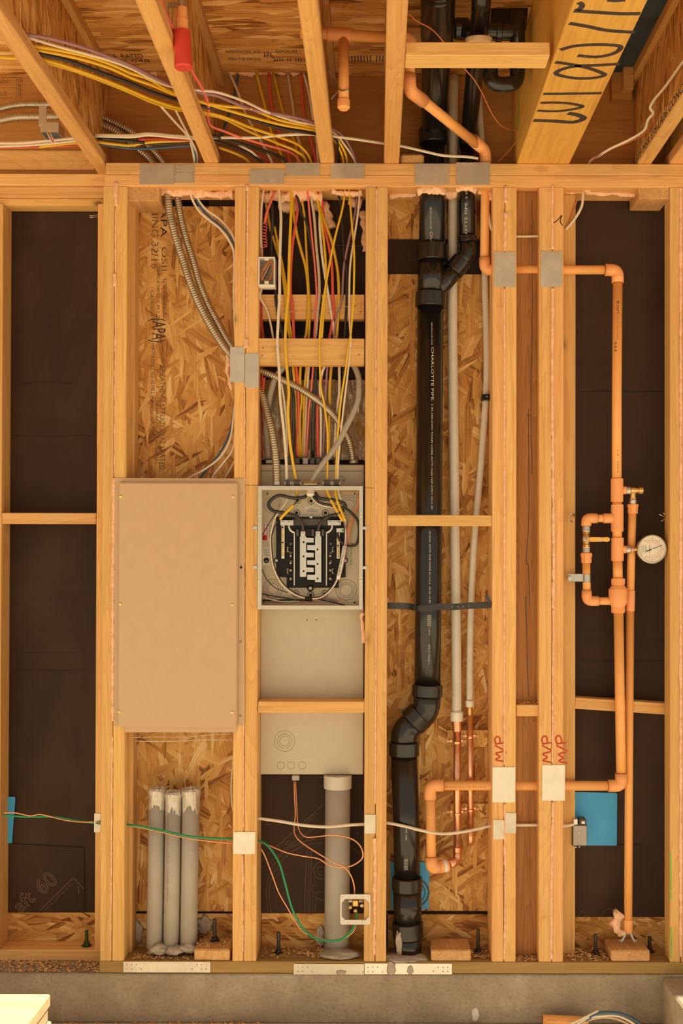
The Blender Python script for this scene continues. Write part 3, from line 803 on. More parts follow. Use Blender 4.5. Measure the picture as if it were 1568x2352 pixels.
rear('yellow cable splitting off rightward beside the crossing red cable', YELD, [],
  [(731,465,.046),(740,495,.045),(748,515,.045),(762,556,.046),(769,588),(776,629),(778,679),(777,710),(773,774),(767,810,.052),(761,841),(757,899),(756,993,.09),(755,1050,.118)])
rear('white cable curving over the left end of the rear block', WHT, [],
  [(603,655,.03),(597,683,.035),(612,710,.046),(621,743,.05),(627,776,.052),(640,850,.055),(651,910,.06),(656,960,.08),(660,1050,.115)], 0.0036)
rear('red cable hugging the left stud beside the rear block', REDD, [],
  [(598,690,.05),(600,740,.055),(605,790,.058),(602,870,.07),(599,960,.085),(600,1050,.11)], 0.0052)
rear('short white cable emerging below the front block at the right', WHT, [],
  [(781,800,.055),(779,841,.055),(779,899,.06),(775,930,.065),(771,976,.08),(768,1050,.115)], 0.0045)
cable('thick grey cable hanging at the left behind the white ones', GRC, [], [(668,800,.06),(651,842,.06),(633,866,.06),(622,899,.065),(615,935,.07),(611,968,.075),(613,1010,.09),(616,1052,.105)], 0.06, 0.0105, 'cable', None, ZC, 'electrical_cable', 1.0)
cable('thick grey cable looping from upper right down to the breaker box', GRC, [], [(796,815,.053),(812,838,.045),(823,866,.03),(824,890,.022),(822,918,.018),(812,946,.016),(797,976,.014),(772,1024,.015),(740,1066,.02),(722,1094,.026),(716,1106,.03)], 0.06, 0.0098, 'cable', None, ZC, 'electrical_cable', 1.0)

# --- cables across the ceiling only
cable('white cable running level under the bundle and over to the orange pipe', WHT,
  [(209,312),(300,314),(341,310),(400,315),(441,317),(506,316),(588,316),(639,311),(715,308),(789,316),(860,326),(919,335),(972,347,-.005),(1018,357,.0),(1070,360,.002),(1098,364,.006)], [])
cable('cream cable lying on the level white one left of the second joist', CRM, [(212,309),(300,310),(341,306),(400,311),(441,313),(470,312)], [], 0.05, 0.004)
cable('blue cable sagging under the level white one, then down the left bay', BLU,
  [(222,330),(300,341),(350,341),(436,335),(446,345,-.03),(451,370,.02)],
  [(448,410,.05),(447,446,.05),(462,478,.05),(490,506,.05),(512,524,.045),(530,548,.045),(540,590,.06),(540,720,.08)], 0.05, 0.0042)
cable('short yellow cable above the blue one left of the second joist', YEL, [(222,326),(262,331),(300,334),(341,327),(413,323),(450,320)], [])
cable('short red cable below the level white one left of the second joist', REDD, [(318,320),(360,319),(400,321),(445,320)], [])
cable('left one of two white cables dropping behind the second joist', WHT,
  [(368,242),(400,278),(429,310),(439,332,-.04),(446,371,.02)],
  [(440,410,.04),(438,446,.045),(455,482,.045),(480,505,.045),(505,525,.04),(528,556,.04),(538,590,.05),(537,680,.07),(541,800,.09)], 0.05, 0.0042)
cable('right one of two white cables dropping behind the second joist', WHT,
  [(403,252),(418,282),(433,310),(449,345,-.03),(452,371,.02)],
  [(450,410,.05),(449,446,.05),(470,478,.05),(500,500,.05),(520,520,.05),(536,545,.045),(544,590,.07),(544,760,.09)], 0.05, 0.0038)
cable('dark blue cable slanting down the rim board', BLU, [(548,164,.125),(539,214,.115),(528,255,.105),(514,296,.095),(505,318,.09)], [], 0.05, 0.0045)
cable('white cable arching over the plate left of the black ones', WHT, [(548,333,.02),(575,347,.025),(588,358,.035),(598,371,.045)], [(606,410,.05),(604,446,.03),(600,480,.02),(599,540,.02),(602,590,.022)], 0.05, 0.004)
cable('dark red cable arching over the plate under the black ones', REDD, [(560,338,.04),(590,354,.045),(618,371,.05)], [])
LW = 'cables entering at the far left'
cable('upper white cable at the far left under the grey junction box', WHT, [(-25,330),(0,329),(57,328),(153,319),(180,317)], [], 0.05, 0.0045, 'cable', LW)
cable('lower white cable at the far left under the grey junction box', WHT, [(-25,337),(0,336),(77,333),(159,325),(185,322)], [], 0.05, 0.0045, 'cable', LW)
cable('pinkish cable lowest of those at the far left', RED, [(-25,341),(0,340),(77,338),(168,335),(190,333)], [], 0.05, 0.003, 'cable', LW)
cable('yellow cable beneath the grey junction box at the far left', YEL, [(90,338),(120,334),(165,329),(195,328)], [], 0.05, 0.0045, 'cable', LW)
# cables at the right of the ceiling and the top right bay
cable('white cable on the web of the right joist, down to the plate', WHT, [(1590,115,-.55),(1568,142,-.50),(1530,195,-.36),(1503,228,-.28),(1493,247,-.25),(1500,260,-.24),(1488,275,-.21),(1480,298,-.16),(1450,318,-.10),(1400,342,-.03),(1372,360,.02),(1354,372,.045)],
  [(1345,410,.06),(1339,446,.06),(1335,475,.06),(1318,505,.065),(1298,528,.07)], 0.05, 0.005)
cable('thin copper-brown wire under the white cable at the right joist', ORW, [(1503,262,-.235),(1494,285,-.18),(1478,308,-.12),(1440,328,-.06),(1395,346,-.02),(1358,372,.04)], [(1342,410,.06),(1330,446,.065),(1310,500,.068),(1300,522,.07)], 0.05, 0.0022, 'wire')
cable('thin orange-red wire wandering past the black pipes to the beam', ORW, [(935,30,-.55),(960,50,-.53),(1000,75,-.50),(1060,150,-.42),(1090,185,-.36),(1110,220,-.30),(1130,262,-.2),(1150,288,-.1),(1170,296,-.04),(1190,302,.0),(1185,325,.02),(1165,350,.03),(1145,371,.04)], [], 0.05, 0.002, 'wire')
cable('short white cable crossing the narrow bay near the top', WHT, [], [(1122,490,.05),(1130,530,.035),(1160,542,.034),(1185,543,.033),(1212,543,.033),(1240,542,.033)], 0.05, 0.004)
# left bay: loops beside the tan cover
for lab, mat, pts in [('pink-white cable curling out beside the tan cover', WHT, [(545,880,.06),(537,950,.05),(528,1010,.045),(505,1050,.045),(470,1078,.05),(440,1094,.055),(425,1104,.06)]),
                      ('white cable loop nearest the stud above the tan cover', WHT, [(548,900,.07),(541,980,.06),(535,1030,.05),(515,1060,.05),(495,1085,.055),(485,1102,.06)]),
                      ('cream cable ending close to the stud above the tan cover', CRM, [(549,940,.07),(546,1000,.06),(543,1045,.05),(530,1075,.05),(518,1096,.055),(514,1106,.06)]),
                      ('blue cable hanging beside the stud above the tan cover', BLU, [(543,880,.08),(536,950,.075),(525,1000,.07),(505,1040,.07),(480,1072,.07),(462,1094,.075),(455,1106,.08)])]:
    cable(lab, mat, [], pts, 0.05, 0.0036, 'cable', 'cable loops in the left bay')
cable('cream cable hanging along the stud under the tan cover', CRM, [], [(537,1672,.03),(537,1720,.02),(534,1760,.02),(531,1800,.02),(532,1840,.025),(535,1862,.03)], 0.05, 0.003)

# --- flexible metal conduits
def flex(label, pts, r=0.0105, pitch=0.0078):
    c = catmull([Vector(p) for p in pts], 10)
    c = resample(c, pitch / 4)
    prof = (0.90, 1.0, 1.04, 1.0)
    V, Fc = tube_geo(c, r, 10, lambda i, t: r * prof[i % 4])
    o = mk('flexible_conduit', V, Fc, FLEX, None, True, True)
    return tag(o, label, 'conduit', 'flexible metal conduits')
flex('flexible metal conduit on the left of the pair, down to the breaker box top',
  [P(*q) for q in [(-30,281,.075),(0,276,.075),(40,269,.07),(90,268,.07),(160,268,.065),(230,286,.06),(270,304,.06),(305,332,.06),(345,368,.065),(366,405,.065),(383,446,.055),(392,500,.055),(405,550,.057),(421,600,.06),(437,650,.062),(458,700,.064),(479,740,.066),(508,788,.068),(530,815,.07),(560,850,.07),(598,900,.058),(612,943,.045),(625,993,.032),(633,1050,.028),(636,1112,.028)]], 0.0132, 0.0082)
flex('flexible metal conduit on the right of the pair, curving across to the grey enclosure',
  [P(*q) for q in [(-30,258,.09),(0,250,.09),(38,242,.085),(84,240,.08),(160,244,.075),(230,268,.07),(300,301,.065),(340,333,.065),(371,368,.068),(392,405,.07),(405,444,.07),(415,500,.07),(428,550,.072),(444,600,.074),(458,650,.076),(478,700,.078),(499,740,.078),(522,782,.078),(540,805,.076),(562,828,.072),(597,850,.062),(625,862,.055),(656,876,.052),(689,893,.05),(731,921,.048),(756,943,.048),(777,968,.052),(797,1003,.065),(806,1030,.085),(810,1056,.10)]], 0.0122)
# staples holding the cables to the two flat blocks
for a, b, c, d, y in [(632,797,644,795,-.010),(651,792,664,789,-.010),(726,792,738,792,-.010),(794,801,806,801,-.010),(633,720,641,718,.045),(650,716,682,715,.0445),(703,716,716,714,.0445),(718,715,733,715,.0445),(745,711,766,712,.0445),(769,711,784,711,.0445),(791,705,801,704,.0445)]:
    p, q = P(a, b, y), P(c, d, y)
    o = tube('cable_staple', [p + Vector((0, .010, 0)), p, q, q + Vector((0, .010, 0))], 0.0009, STEEL, wall, 5, 1)
# red coiled pigtail and its small white box on the stud
dv = empty('low_voltage_box', P(612, 650, 0.02), 'small white device box with bundled wires on the stud', 'device box')
o0 = P(593, 590, -0.004); o1 = P(631, 656, -0.004)
def frame_geo(x0, x1, y0, y1, z0, z1, w):
    g = [box_geo(x0, x1, y0, y1, z1 - w, z1, .0006), box_geo(x0, x1, y0, y1, z0, z0 + w, .0006),
         box_geo(x0, x0 + w, y0, y1, z0 + w, z1 - w, .0006), box_geo(x1 - w, x1, y0, y1, z0 + w, z1 - w, .0006)]
    return join(g)
V, Fc = frame_geo(o0.x, o1.x, -0.006, 0.05, o1.z, o0.z, 0.004)
mk('box_shell', V, Fc, WPL, dv); box('box_back', o0.x + .004, o1.x - .004, 0.044, 0.049, o1.z + .004, o0.z - .004, LGREY, dv, 0)
for px, py in [(612,594),(612,649)]:
    pbox('screw_tab', px - 5, py - 4, px + 5, py + 4, -0.005, -0.001, WPL, dv, 0.001)
pbox('mounting_foot', 594, 654, 632, 660, -0.003, 0.02, WPL, dv, 0.001)
for k, (mat, pts) in enumerate([(ORW, [(600,640),(605,620),(618,602),(625,606),(624,630),(614,645),(603,642)]), (ORW, [(598,632),(606,612),(620,600),(627,612),(622,640),(608,648)]),
        (WHT, [(597,636),(606,620),(618,602)]), (COPW, [(601,644),(610,626),(622,604)]), (BLK, [(604,645),(613,628),(620,612)]), (ORW, [(602,646),(598,634),(604,616),(615,604)])]):
    tube('wire', [P(a, b, 0.006 + 0.004 * (k % 3)) for a, b in pts], 0.0017, mat, dv, 6, 4)
hx = []
for k in range(90):
    t = k / 89; a = t * 2 * math.pi * 8
    c = P(608 + 1.0 * math.sin(t * 9), 510 + 56 * t, 0.012); hx.append(c + Vector((math.cos(a) * 0.0062, math.sin(a) * 0.0062, 0)))
co_ = tube('coiled_wire', [P(604, 590, .015), P(600, 572, .015)] + hx[::-1] + [P(612, 500, .02), P(619, 472, .035), P(628, 444, .045)], 0.0016, RED, None, 6, 2)
tag(co_, 'red coiled signal wire above the small white box', 'wire')
tag(tube('electrical_cable', [P(630, 440, .045), P(620, 468, .03), P(612, 490, .018), P(608, 512, .016)], 0.0042, PINK, None, 8, 5), 'short pink cable ending at the red coiled wire', 'cable')
tw = []
for k in range(50):
    t = k / 49; a = t * 2 * math.pi * 6; c = P(606 - 3 * t, 868 + 30 * t, .03); tw.append(c + Vector((math.cos(a) * .004, math.sin(a) * .004, 0)))
tag(tube('twisted_wire', tw, 0.002, RED, None, 6, 2), 'red twisted wire end hanging below the steel stud plates', 'wire')

# ------------------------------------------------------------------ grey meter enclosure
enc = empty('meter_enclosure', P(714, 1780, .095), 'large grey steel electrical enclosure with knockouts behind the breaker box', 'electrical enclosure')
pbox('enclosure_body', 597.5, 1067, 835, 1779, 0.092, 0.205, GREY, enc, 0.003)
pbox('top_flap', 598, 1081, 836, 1083, 0.0905, 0.0925, GREYD, enc, 0.0)
for px, py in [(682,1415),(749,1416),(800,1415),(741,1443),(634,1452),(633,1512),(719,1537),(746,1583),(800,1583),(821,1648),(626,1673),(682,1674),(625,1730),(682,1731),(717,1747),(614,1772),(718,1773),(812,1774),(830,1107),(611,1107)]:
    lathe('rivet', P(px, py, .0925), (0, -1, 0), [(0, .0022), (.0012, .0019), (.0018, .0008)], STEEL, enc, 8)
for px, py in [(705,1424),(726,1424)]:
    lathe('hole', P(px, py, .0925), (0, -1, 0), [(0, .0022), (.0006, .0022)], BLKP, enc, 8)
def ring(name, px, py, y, r, w, mat, par, n=28, th=0.0009):
    c = P(px, py, y); V, Fc = [], []
    for k in range(n):
        a = 2*math.pi*k/n; d = Vector((math.cos(a), 0, math.sin(a)))
        V += [c + d*(r - w), c + d*(r + w), c + d*r*1.0 + Vector((0, -th, 0))]
    for k in range(n):
        j = (k+1) % n
        Fc += [[k*3, j*3, j*3+2, k*3+2], [k*3+2, j*3+2, j*3+1, k*3+1]]
    return mk(name, V, Fc, mat, par)
for r in (23.5, 16.5, 11.5): ring('knockout', 653.5, 1702, .0922, r*mmpx(.092), .0009, GREYD, enc)
for px in (644.5, 668.5, 694): ring('knockout', px, 1758, .0922, 8.5*mmpx(.092), .0008, GREYD, enc)
cn = pbox('cable_connector', 670, 1781, 687, 1793, .10, .125, LGREY, enc, .002)
for px in (616, 665, 682, 701, 717, 731, 772):
    pbox('cable_connector', px - 6, 1051, px + 6, 1066, .10, .128, DGREY if px != 701 else LGREY, enc, .002)
pbox('cable_connector', 610, 1056, 627, 1064, .093, .12, LGREY, enc, .002)
lathe('conduit_connector', P(812, 1048, .112), (0,0,-1), [(0,.013),(.01,.013),(.012,.016),(.024,.016)], ZINC, enc, 14)
# insulation facing behind the cables
def crumple(name, a, b, c, d, y, amp, mat, par):
    nx, nz = 34, 26; A = P(a, b, y); B = P(c, d, y); V = []; Fc = []
    for j in range(nz + 1):
        for i in range(nx + 1):
            x = A.x + (B.x - A.x) * i / nx; z = A.z + (B.z - A.z) * j / nz
            dy = amp * (noise.noise(Vector((x*30, z*9, 3))) + 0.6*noise.noise(Vector((x*70, z*25, 8))) + 0.3 * noise.noise(Vector((x*150, z*60, 1))))
            e = 0.006 * noise.noise(Vector((x*60, z*60, 4))) if j in (0, nz) else 0
            V.append(Vector((x, y + dy, z + e)))
    for j in range(nz):
        for i in range(nx):
            q = j*(nx+1) + i; Fc.append([q, q+1, q+nx+2, q+nx+1])
    return mk(name, V, Fc, mat, par, True)
fo_ = crumple('insulation', 598, 872, 838, 1056, .128, .010, FOIL, None)
tag(fo_, 'crumpled foil-faced insulation behind the cables above the enclosure', 'insulation')

# ------------------------------------------------------------------ open breaker box
bp = empty('breaker_box', P(712, 1400, 0.03), 'open breaker box with bare bus bars and looping wires', 'breaker box')
xa, xb_, zt_, zb_ = X(591.5, 1258, -.012), X(833, 1258, -.012), P(712, 1116, -.012).z, P(712, 1400, -.012).z
yb0, ybk = -0.012, 0.078
tk = 0.0018
g = [box_geo(xa, xa + tk, yb0, ybk, zb_, zt_, 0), box_geo(xb_ - tk, xb_, yb0, ybk, zb_, zt_, 0),
     box_geo(xa + tk, xb_ - tk, yb0, ybk, zt_ - tk, zt_, 0), box_geo(xa + tk, xb_ - tk, yb0, ybk, zb_, zb_ + tk, 0)]
V, Fc = join(g); mk('box_sides', V, Fc, RIMP, bp)
box('back_plate', xa + tk, xb_ - tk, ybk - 0.002, ybk, zb_ + tk, zt_ - tk, BEIGE, bp, 0)
lipw = 9.5 * mmpx(-.012)
for q in [(xa, xa + lipw, zb_, zt_), (xb_ - lipw*.9, xb_, zb_, zt_), (xa + lipw, xb_ - lipw*.9, zt_ - lipw, zt_), (xa + lipw, xb_ - lipw*.9, zb_, zb_ + lipw)]:
    box('rim', q[0], q[1], yb0 - .0018, yb0 + .0006, q[2], q[3], RIMP, bp, .0006)
yk = ybk - 0.0022
for px, py in [(596,1183),(595,1333),(828.5,1185),(828,1332)]:
    lathe('screw', P(px, py, yb0 - .002), (0,-1,0), [(0,.0035),(.001,.0032),(.002,.001)], STEEL, bp, 10)
for px, py in [(585.5,1212),(585.5,1303),(838,1213),(838,1304)]:
    pbox('mounting_tab', px - 5, py - 3.5, px + 5, py + 3.5, -0.005, -0.002, STEEL, bp, .0004)
for cx_, cy_, rs in [(627,1160,(20,15)),(800,1160,(23,18,13)),(627,1352,(22,17,12)),(795,1355,(23.5,17.5,13.5))]:
    for r in rs: ring('knockout', cx_, cy_, yk, r*mmpx(.076), .0010, STEEL, bp)
for cx_, cy_ in [(681,1178),(747,1178),(714,1151),(679,1364),(713,1367),(745,1364),(683,1149)]:
    ring('knockout', cx_, cy_, yk, 7.5*mmpx(.076), .0016, STEEL, bp, 18, .002); lathe('hole', P(cx_, cy_, yk), (0,-1,0), [(0,.0055),(.0008,.0055)], BLKP, bp, 12)
for cx_, cy_ in [(614,1134),(814,1134),(814,1384)]:
    lathe('hole', P(cx_, cy_, yk), (0,-1,0), [(0,.003),(.0006,.003)], BLKP, bp, 8)
ybs = 0.050
base = poly('breaker_base', [(634,1187),(793,1187),(793,1326),(777,1327),(777,1350),(658,1350),(658,1326),(634,1325)], ybs, yk, BLKP, bp)
for px, py in [(634,1287),(793,1287)]:
    lathe('base_ear', P(px, py, ybs+.004), (0,1,0), [(0,6*.00145),(.01,6*.00145)], BLKP, bp, 14)
for px, py in [(714,1186.5),(712.5,1351),(634,1287),(793,1287)]:
    lathe('screw', P(px, py, ybs - .0005), (0,-1,0), [(0,.0062),(.002,.0058),(.004,.003)], ZINC, bp, 12)
ring('base_ring', 712.5, 1351, ybs, .0095, .002, BLKP, bp, 16, .003)
pbox('base_recess', 670, 1192, 756, 1207, .048, .0505, DGREY, bp, .001)
# rails and slots of the base
for px in (675.5, 749.5): pbox('rail', px - 1.2, 1221, px + 1.2, 1345, .042, .050, PAPER, bp, .0004)
for px in (666.5, 758.5):
    for k in range(11):
        py = 1236 + k * 10.2
        pbox('breaker_hook', px - 4 + (k % 2) * 2, py, px + 4, py + 6.0, .041, .0505, DGREY if k % 2 else BLKP, bp, .0006)
for px, py in [(662,1262),(662,1312),(765,1262),(765,1312)]:
    pbox('clip', px - 3, py - 6, px + 1, py + 6, .044, .0505, CRM, bp, .0006)
    pbox('clip_recess', px - 1.2, py - 4, px + 3, py + 4, .043, .0505, BLKP, bp, .0004)
for px in (667, 758):
    for py in (1277, 1294, 1310, 1329): pbox('contact', px - 2, py - 2, px + 2, py + 2, .0405, .042, CRM, bp, .0003)
# bus bars with fingers
yu0, yu1 = 0.033, 0.037
poly('bus_bar', [(688.6,1232),(703,1232),(703,1235),(720,1236),(720,1246),(703,1246),(703,1269),(720,1270),(720,1280),(703,1280),(703,1303),(720,1304),(720,1314),(703,1314),(703,1325),(688.6,1325)], yu0, yu1, STEEL, bp)
poly('bus_bar', [(723.5,1232),(737.5,1232),(737.5,1337),(723.5,1337),(723.5,1332),(705.5,1331),(705.5,1320),(723.5,1320),(723.5,1298),(705.5,1297),(705.5,1287),(723.5,1287),(723.5,1264),(705.5,1263),(705.5,1252),(723.5,1252)], yu0, yu1, STEEL, bp)
for px, py in [(697,1245),(697,1278),(697,1312),(729,1262),(729,1295.5),(729,1329)]:
    lathe('hole', P(px, py, yu0), (0,-1,0), [(0,.0034),(.0005,.0034)], BLKP, bp, 10)
for px, py in [(695.5,1226),(730,1226)]:
    pbox('lug', px - 5.5, py - 6, px + 5.5, py + 6, .024, .040, STEEL, bp, .001)
    lathe('lug_screw', P(px, py, .024), (0,-1,0), [(0,.0042),(.001,.004),(.0015,.002)], ZINC, bp, 10)
pbox('lug_housing', 677, 1214, 748, 1233, .040, .050, BLKP, bp, .001)
for px in (683, 718, 741): pbox('housing_rib', px - 3, 1216, px + 3, 1231, .034, .0405, DGREY, bp, .0008)
# neutral bars
for px, y0p, y1p in [(649.5,1207,1283),(776.5,1224,1283)]:
    pbox('neutral_bar', px - 3.4, y0p, px + 3.4, y1p, .036, .044, PAPER, bp, .0005)
    k = y0p + 4
    while k < y1p - 2:
        lathe('terminal_screw', P(px - .5, k, .036), (0,-1,0), [(0,.0032),(.0012,.003),(.0018,.001)], BRASSY if int(k) % 7 else BLKP, bp, 8); k += 5.0
for px0, px1, s in [(643,674,1),(752,783,-1)]:
    pbox('terminal_block', px0, 1194.5, px1, 1207, .034, .044, STEEL, bp, .001)
    for q in (px0 + 6, px1 - 11 if s > 0 else px1 - 6): lathe('terminal_screw', P(q, 1200, .034), (0,-1,0), [(0,.0048),(.0012,.0045),(.002,.002)], ZINC, bp, 12)
    st = px0 + 20 if s > 0 else px1 - 20
    tube('jumper_bar', [P(st, 1204, .040), P(st + 1*s, 1212, .040), P(st + 5*s, 1219, .040), P(st + 12*s, 1223, .041)], .0045, STEEL, bp, 8, 5)
pbox('ground_lug', 772, 1213, 790, 1223, .030, .044, STEEL, bp, .001); pbox('green_screw', 784, 1215, 790, 1221, .028, .031, GRNP, bp, .001)
# labels
pbox('label_sticker', 700, 1164.5, 733, 1177.5, yk - .0006, yk, PAPER, bp, 0)
for k in range(4): pbox('label_print', 703 + (7 if k == 0 else 0), 1167 + k*2.6, 730 - (7 if k == 0 else 0), 1168 + k*2.6, yk - .001, yk - .0005, GREYD, bp, 0)
pbox('label_sticker', 603, 1201, 626, 1242, yk - .0006, yk, PAPER, bp, 0)
for px in (606, 613): pbox('label_print', px - 1, 1202, px + 1, 1241, yk - .001, yk - .0005, REDP, bp, 0)
pbox('label_print', 602.5, 1229, 612, 1241, yk - .001, yk - .0005, REDP, bp, 0)
for k in range(5): pbox('label_print', 617 + k*1.8, 1205, 617.7 + k*1.8, 1238, yk - .001, yk - .0005, GREYD, bp, 0)
pbox('label_sticker', 603, 1257, 620, 1298, yk - .0006, yk, PAPER, bp, 0)
for k in range(7): pbox('label_print', 605, 1260 + k*2.5, 617, 1261 + k*2.5, yk - .001, yk - .0005, GREYD, bp, 0)
lathe('label_print', P(611.5, 1287, yk - .0005), (0,-1,0), [(0,.0095),(.0004,.0095)], BLKP, bp, 20)
text('label_print', 'POW', P(608, 1290.5, yk - .0012), (1,0,0), (0,0,1), .0045, PAPER, bp, .010)
text('green_print', 'GROUND', P(808.5, 1298, yk - .0008), (0,0,1), (-1,0,0), .007, GRNP, bp, 44*.00145)
# wires inside the box
def bw(mat, pts, r, name='wire'):
    return tube(name, [P(*q) for q in pts], r, mat, bp, 8, 6)
bw(BLK, [(704,1138,.03),(697,1142,.02),(674,1144,.012),(642,1138,.012),(624,1147,.014),(617,1160,.016),(627,1173,.018),(652,1178,.018),(678,1185,.018),(693,1201,.02),(696,1222,.03)], .0058)
bw(BLK, [(715,1132,.03),(722,1144,.024),(736,1155,.02),(766,1162,.018),(795,1169,.016),(815,1187,.016),(823,1203,.018),(824,1230,.022),(818,1250,.026),(805,1254,.03),(790,1250,.032),(778,1237,.034),(774,1222,.036)], .0046)
bw(WHT, [(711,1132,.032),(722,1150,.028),(740,1161,.024),(766,1165,.022),(785,1168,.02)], .003)
bw(BLK, [(723,1132,.034),(733,1144,.026),(758,1147,.02),(780,1152,.018),(791,1158,.018),(793,1166,.02)], .0062)
bw(BLK, [(730,1222,.03),(733,1206,.02),(742,1194,.016),(756,1185,.014),(776,1180,.012),(790,1172,.014)], .0052)
bw(WHT, [(661,1122,.03),(658,1150,.024),(644,1171,.02),(631,1191,.018),(622,1224,.016),(621,1254,.014),(627,1301,.012),(646,1340,.012),(674,1364,.012),(703,1374,.012),(735,1373,.010),(760,1354,.010),(776,1326,.008),(786,1281,.008),(793,1244,.01),(793,1203,.012),(790,1183,.014)], .0026)
bw(BLK, [(646,1192,.03),(634,1203,.024),(624,1230,.018),(624,1256,.016),(630,1302,.014),(649,1338,.014),(676,1361,.014),(703,1371,.014),(735,1370,.014),(757,1353,.013),(773,1326,.012),(783,1281,.012),(790,1244,.014),(790,1200,.016)], .002)
bw(PUR, [(789,1196,.01),(796,1222,.008),(796,1244,.007),(790,1284,.005),(780,1328,.006)], .0026)
bw(BLK, [(633,1178,.03),(618,1202,.026),(606,1222,.026),(602,1228,.03)], .0015); bw(BLK, [(602,1308,.03),(612,1330,.028),(632,1350,.026),(660,1361,.024)], .0015)
for k, (mat, pts) in enumerate([(BLK, [(602,1364),(640,1371),(690,1379),(715,1377)]), (WHT, [(602,1372),(650,1382),(700,1378),(740,1366)]), (BLK, [(602,1379),(660,1378),(700,1377),(720,1376)]), (PUR, [(602,1382),(650,1383),(700,1379)]),
        (BLK, [(715,1373),(750,1380),(775,1386),(792,1390)]), (PUR, [(716,1371),(750,1375),(775,1382)]), (WHT, [(602,1368),(622,1376),(660,1374)]), (COPW, [(640,1384),(690,1383),(760,1379),(790,1377)])]):
    bw(mat, [(a, b, .026 + .003*k) for a, b in pts], .0022 if mat is not COPW else .0012)
bw(BLKP, [(701,1375,.016),(709,1376,.014),(717,1376,.016)], .0075, 'tape')
for k in range(6):
    bw(COPW, [(826 - k*1.2,1132 + k,.045),(823 - k,1162,.04),(812 - k*1.4,1190,.036),(803 - k*1.2,1225,.034),(801 + k*1.1,1244 + k,.036),(808 + k,1249,.044)], .0012)
for k in range(3): bw(COPW, [(735 + 8*k,1140 + 2*k,.05),(756 + 6*k,1132,.046),(785 + 4*k,1134 - k,.044),(812 + 3*k,1128,.05)], .0010)
for pts in [[(750,1122,.028),(755,1138,.022),(764,1156,.016),(776,1178,.012),(787,1197,.01)], [(770,1122,.028),(771,1136,.022),(776,1156,.014),(785,1178,.010),(793,1197,.008)], [(681,1122,.028),(682,1132,.028),(682,1140,.03)], [(674,1160,.012),(662,1172,.010),(650,1184,.012),(643,1193,.016)]]:
    bw(YEL, pts, .0048, 'cable_sheath')
bw(WHT, [(776,1122,.03),(778,1136,.025),(783,1150,.02),(788,1160,.02)], .004)
for px in (648, 651): bw(BLK, [(674,1160,.014),(682,1150,.018),(684,1140,.026)], .0016)
tube('wire_label', [P(791,1254,.004), P(786,1284,.002), P(776,1330,.004)], .0062, PAPER, bp, 8, 3)
dirv = (P(776,1330,-.006) - P(792,1256,-.006)).normalized()
text('label_print', 'EXT/PANEL/EPP2E', P(788.5,1258,-.0048), dirv, dirv.cross(Vector((0,1,0))) * -1 if dirv.cross(Vector((0,1,0))).x < 0 else dirv.cross(Vector((0,1,0))), .0062, BLACKINK, bp, 66*.00142)
text('label_print', 'C2', P(640,1166,.012), (.6,0,.8), (-.8,0,.6), .007, BLACKINK, bp)
lathe('cable_end', P(713,1122,.03), (P(712,1141,.027)-P(713,1122,.03)), [(0,.0105),(.012,.0135),(.020,.015),(.027,.011)], PEXR, bp, 14)
# connectors on top
for px, w, h, mat in [(661,6.5,12,DGREY),(681,8.5,12,DGREY),(751,9,12,DGREY),(772,8,12,DGREY)]:
    pbox('cable_connector', px - w, 1114 - h, px + w, 1115, .016, .042, mat, bp, .002)
    for s in (-1, 1): pbox('connector_ear', px + s*w - 2, 1106, px + s*w + 2, 1114, .014, .03, LGREY, bp, .001)
pbox('cable_clamp', 694, 1105, 731, 1111, .012, .05, BRASSY, bp, .004); pbox('cable_clamp_base', 696, 1110, 729, 1115, .014, .048, ZINC, bp, .002)
tube('connector_loop', [P(784,1100,.03), P(791,1106,.03), P(789,1097,.03), P(781,1093,.03)], .0012, DGREY, bp, 6, 5)
lathe('conduit_collar', P(636, 1106, .028), (0,0,-1), [(0,.0135),(.012,.0135)], ZINC, bp, 16)
# ------------------------------------------------------------------ drain stack (black plastic)
ra = 0.0437
ABSY = 0.068
def axis_at(pts):
    def f(z):
        for a, b in zip(pts, pts[1:]):
            if min(a.z, b.z) <= z <= max(a.z, b.z):
                return a.lerp(b, (z - a.z) / (b.z - a.z))
        return pts[0] if abs(z - pts[0].z) < abs(z - pts[-1].z) else pts[-1]
    return f
ds = empty('drain_stack', P(936, 2180, ABSY), 'large black plastic drain stack with printed lettering and a bottom offset', 'drain pipe')
A = [P(995, 375, ABSY), P(993, 440, ABSY), P(992, 570, ABSY), P(988, 700, ABSY), P(983, 1400, ABSY), P(981, 1575, ABSY)]
pipe('upper_pipe', [P(996, 330, ABSY), A[1], P(992, 575, ABSY)], ra, ABS, ds, 0.01, 28)
pipe('long_pipe', [P(988, 690, ABSY), P(983, 1400, ABSY), P(981, 1578, ABSY)], ra, ABS, ds, 0.01, 28)
sleeve('wye_collar', P(992, 562, ABSY), P(992, 600, ABSY), ra + .007, ABS, ds, 28, .003)
pipe('wye_body', [P(992, 598, ABSY), P(989, 676, ABSY)], ra + .002, ABS, ds, 0.01, 28)
sleeve('wye_collar', P(989, 672, ABSY), P(988, 706, ABSY), ra + .0075, ABS, ds, 28, .003)
